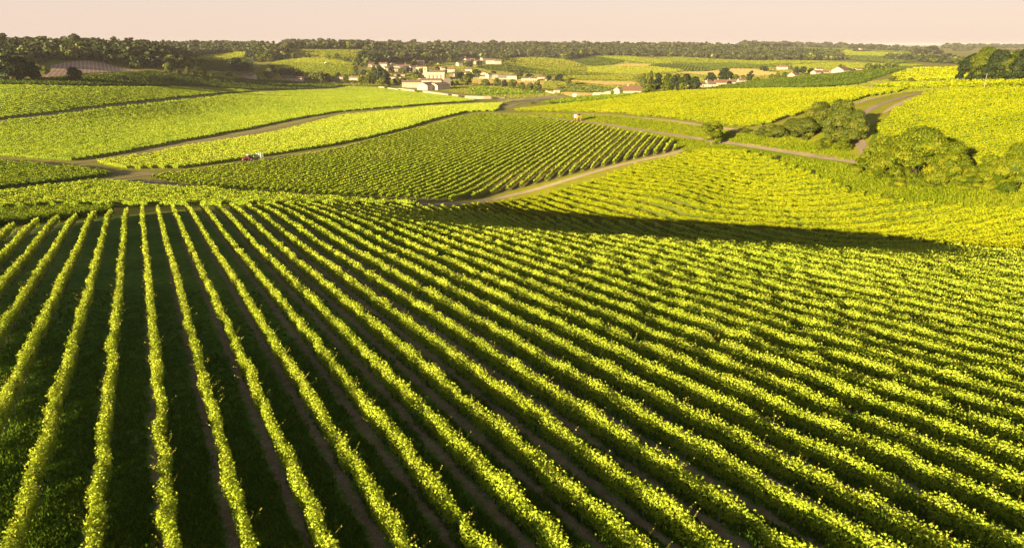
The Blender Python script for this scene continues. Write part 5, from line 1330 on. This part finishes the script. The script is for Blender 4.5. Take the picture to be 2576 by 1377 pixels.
MB().tube((1.1, .2, 1.5), (1.1, .2, 2.2), .05, .05, 6).obj('exhaust', M['metal'], t)
MB().box(1.9, 1.93, -.3, .3, .9, 1.35).obj('grille', M['metal'], t)
t = place('sprayer_trailer', 648, 404, 618, 409, 'white and green vineyard sprayer trailer behind the red tractor', 'trailer')
MB().box(-2.2, 2.4, -.5, .5, .75, .92, .03).obj('chassis', M['metal'], t)
tk = MB(); tk.tube((-.2, 0, 1.7), (2.1, 0, 1.7), .78, .78, 18); tk.tube((2.1, 0, 1.7), (2.35, 0, 1.7), .78, .45, 18); tk.obj('tank', M['green'], t)
MB().box(-1.9, -.3, -.85, .85, .95, 2.5, .12).obj('spray_unit', M['white'], t)
for s in (-1, 1):
    wheel(t, .3, s * .95, .6, .35, 'white')
    for q in (-1.7, -.7): MB().box(q - .1, q + .1, s * 1.35 - .1, s * 1.35 + .1, .8, 2.9, .03).obj('spray_panel', M['white'], t)
    MB().tube((-1.2, s * .8, 2.35), (-1.2, s * 1.4, 2.75), .06, .06, 6).obj('boom_arm', M['metal'], t)
MB().tube((2.35, 0, .85), (3.5, 0, .6), .06, .06, 6).obj('drawbar', M['metal'], t)
t = place('straddle_tractor', 1453, 305, 1490, 309, 'tall yellow and white straddle tractor driving on the farm road', 'tractor')
for s in (-1, 1):
    wheel(t, -1.3, s * 1.0, .6, .34, 'yellow'); wheel(t, 1.3, s * 1.0, .6, .34, 'yellow')
    MB().box(-1.5, 1.5, s * 1.0 - .16, s * 1.0 + .16, 1.25, 1.75, .05).obj('side_frame', M['yellow'], t)
    for q in (-1.3, 1.3): MB().box(q - .1, q + .1, s * .72 - .08, s * .72 + .08, .6, 1.9).obj('leg', M['metal'], t)
MB().box(.2, 1.7, -1.1, 1.1, 1.75, 2.6, .1).obj('body', M['yellow'], t)
MB().box(-1.9, .1, -1.15, 1.15, 1.3, 2.9, .2).obj('tank', M['white'], t)
MB().box(.35, 1.45, -.55, .55, 2.6, 3.5, .1).obj('cab', M['glass'], t)
MB().box(.25, 1.55, -.65, .65, 3.5, 3.62, .03).obj('cab_roof', M['yellow'], t)
MB().box(-1.7, -.1, -.9, .9, 2.92, 3.2, .05).obj('fan_housing', M['metal'], t)
t = place('white_van', 1446, 247, 1490, 246, 'white box van parked beside the lane below the village', 'van')
MB().box(-3.0, 1.6, -1.1, 1.1, .6, 3.2, .08).obj('box_body', M['white'], t)
MB().box(1.65, 3.2, -1.0, 1.0, .5, 2.2, .25).obj('cab', M['white'], t)
MB().box(2.6, 3.22, -.85, .85, 1.4, 1.95).obj('windscreen', M['glass'], t)
for s in (-1, 1):
    wheel(t, -1.9, s * .95, .42, .26); wheel(t, 2.3, s * .95, .42, .26)
t = place('farm_tractor', 818, 161, 800, 160, 'tiny white tractor working in the green slope left of the village', 'tractor')
MB().box(-.3, 2.2, -.6, .6, .8, 2.0, .15).obj('bonnet', M['white'], t); MB().box(-2.2, -.35, -1.0, 1.0, .9, 3.1, .2).obj('cab', M['white'], t)
for s in (-1, 1):
    wheel(t, -1.3, s * 1.1, 1.0, .5); wheel(t, 1.5, s * 1.0, .6, .4)
def pole(u, v, h, label):
    x, y, z = at(u, v); r = empty('utility_pole', (x, y, z)); tag(r, label, 'pole', 'wooden utility poles')
    MB().tube((0, 0, -.3), (.08, 0, h), .14, .09, 8).obj('post', M['bark_pale'], r)
    MB().box(-.7, .85, -.05, .05, h - .5, h - .35, .01).obj('crossarm', M['bark'], r)
pole(2474, 222, 5.5, 'leaning wooden pole in front of the hilltop trees')
pole(703, 205, 8, 'wooden pole at the left end of the long tiled farm')
pole(808, 212, 7, 'wooden pole between the green trees and the dark barn')
pole(888, 217, 7, 'wooden pole by the lane left of the poplars')

# grass tufts on the near floor
def tufts():
    n = 90000
    u = rng.uniform(-60, 2630, n); v = 640 + (1480 - 640) * rng.random(n) ** .75
    zc = 17.96 / (down(v) - .11 * (CP + SP * (VC - v) / F)); x, y, _ = world_of(u, v, zc)
    q = (x * math.cos(R(AZN)) - y * math.sin(R(AZN))) / SPN - PHN + .12; fr = np.abs(q - np.floor(q) - .5)
    nz = np.sin(x * .9) * np.sin(y * .8 + 1) * .08
    ok = (fr + nz < .37) & (zc < 75); x, y, zc = x[ok], y[ok], zc[ok]; n = len(x); z = HW(x, y)
    V, Fc = [], []; b = 0
    for k in range(4):
        a = rng.uniform(0, 6.28, n); h = rng.uniform(.06, .22, n) * np.where(rng.random(n) < .06, 1.8, 1); w_ = rng.uniform(.02, .05, n) + zc * .0005
        bx = x + rng.normal(0, .08, n); by = y + rng.normal(0, .08, n); ln = rng.uniform(.02, .14, n); a2 = rng.uniform(0, 6.28, n)
        V.append(np.stack([np.stack([bx - np.cos(a) * w_, by - np.sin(a) * w_, z + .04], -1), np.stack([bx + np.cos(a) * w_, by + np.sin(a) * w_, z + .04], -1), np.stack([bx + np.cos(a2) * ln, by + np.sin(a2) * ln, z + .06 + h], -1)], 1).reshape(-1, 3))
    co = np.concatenate(V); f = np.arange(len(co)).reshape(-1, 3)
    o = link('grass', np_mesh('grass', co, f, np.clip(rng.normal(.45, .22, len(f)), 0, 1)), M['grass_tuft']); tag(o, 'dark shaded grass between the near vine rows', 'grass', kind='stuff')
tufts()
# weeds and tall grass on the lush bank and verges
def rough(poly, n, hm, mat, label):
    us = [p[0] for p in poly]; vs = [p[1] for p in poly]
    u = rng.uniform(min(us), max(us), n); v = rng.uniform(min(vs), max(vs), n); ok = inside(u, v, poly); u, v = u[ok], v[ok]
    x, y = cast(u, v); z = HW(x, y); n = len(x); zc = y * CP - (z - CAM_Z) * SP; V = []
    for k in range(5):
        a = rng.uniform(0, 6.28, n); h = hm * rng.uniform(.4, 1.3, n); w_ = .0011 * zc
        bx = x + rng.normal(0, .5, n); by = y + rng.normal(0, .5, n)
        V.append(np.stack([np.stack([bx - np.cos(a) * w_, by - np.sin(a) * w_, z], -1), np.stack([bx + np.cos(a) * w_, by + np.sin(a) * w_, z + .0 * h], -1), np.stack([bx + rng.normal(0, .15, n), by + rng.normal(0, .15, n), z + h], -1)], 1).reshape(-1, 3))
    co = np.concatenate(V); f = np.arange(len(co)).reshape(-1, 3)
    o = link('long_grass', np_mesh('long_grass', co, f, np.clip(rng.normal(.5, .22, len(f)), 0, 1)), M[mat]); tag(o, label, 'grass', kind='stuff')
M['weed'] = leaf_mat('weed_blade', (0.13, 0.20, 0.006), (0.26, 0.33, 0.010), (0.44, 0.42, 0.03), .35, gloss=0)
rough([(1774, 381), (1860, 375), (1995, 395), (2150, 418), (2260, 440), (2450, 440), (2830, 455), (2830, 545), (2575, 530), (2379, 522), (2277, 512), (2164, 490), (2090, 460), (2011, 430), (1943, 404), (1874, 386)], 26000, .45, 'weed', 'tall weeds and grass on the lush bank')
rough([(1276, 288), (1440, 286), (1560, 292), (1700, 308), (1760, 318), (1850, 330), (1891, 332), (1960, 340), (2100, 370), (2151, 395), (2151, 404), (2000, 380), (1860, 359), (1751, 344), (1576, 318), (1440, 299)], 26000, .35, 'weed', 'rough sunlit grass above the farm road')
rough([(1514, 321), (1576, 326), (1676, 342), (1751, 352), (1859, 368), (1800, 376), (1726, 388), (1706, 370), (1700, 358), (1620, 340)], 9000, .3, 'weed', 'rough sunlit grass below the farm road')

M['straw_blade'] = leaf_mat('straw_blade', (0.34, 0.25, 0.09), (0.52, 0.39, 0.15), (0.68, 0.54, 0.24), .3, gloss=0)
M['meadow_blade'] = leaf_mat('meadow_blade', (0.16, 0.20, 0.02), (0.30, 0.32, 0.04), (0.44, 0.42, 0.07), .3, gloss=0)
for i, (pl, m_, lab) in enumerate(FIELDS):
    if m_ is M['straw']: rough(pl, 9000, 1.0, 'straw_blade', 'dry stalks standing on the ' + lab)
rough([(900, 215), (930, 160), (1090, 160), (1270, 165), (1400, 200), (1400, 243), (1250, 245), (1000, 214)], 26000, .8, 'meadow_blade', 'grass and weeds around the village gardens')
rough([(1250, 262), (1400, 238), (1560, 236), (1760, 226), (2100, 190), (2230, 172), (1980, 150), (1500, 150), (1380, 200)], 30000, .8, 'meadow_blade', 'grassy margins between the far plots')
rough([(640, 200), (500, 190), (560, 180), (660, 170), (900, 195), (925, 216), (860, 214)], 9000, .8, 'meadow_blade', 'grassy ground around the farms left of the village')
rough([(2100, 215), (2240, 200), (2440, 205), (2420, 222), (2280, 232), (2180, 250), (2140, 262)], 9000, .35, 'meadow_blade', 'dry grass beside the curving lane')

# ------------------------------------------------------------------ air
def haze():
    bm = bmesh.new(); bmesh.ops.create_cube(bm, size=1.0)
    me = bpy.data.meshes.new('haze'); bm.to_mesh(me); bm.free()
    zb = float(G.min()) + CAM_Z - 60; zt = CAM_Z + 12
    o = link('haze', me); o.scale = (36000, 36000, zt - zb); o.location = (0, 0, (zt + zb) / 2)
    m = bpy.data.materials.new('haze'); m.use_nodes = True; nt = m.node_tree; nt.nodes.clear()
    out = nt.nodes.new('ShaderNodeOutputMaterial'); v = nt.nodes.new('ShaderNodeVolumePrincipled')
    v.inputs['Color'].default_value = (1.0, 0.93, 0.93, 1); v.inputs['Density'].default_value = HAZE; v.inputs['Anisotropy'].default_value = 0.0
    nt.links.new(v.outputs[0], out.inputs['Volume']); me.materials.append(m)
    tag(o, 'thin warm evening haze over the valley', kind='stuff')
HAZE = 0.00006
haze()
print('TREES', NTREE[0])
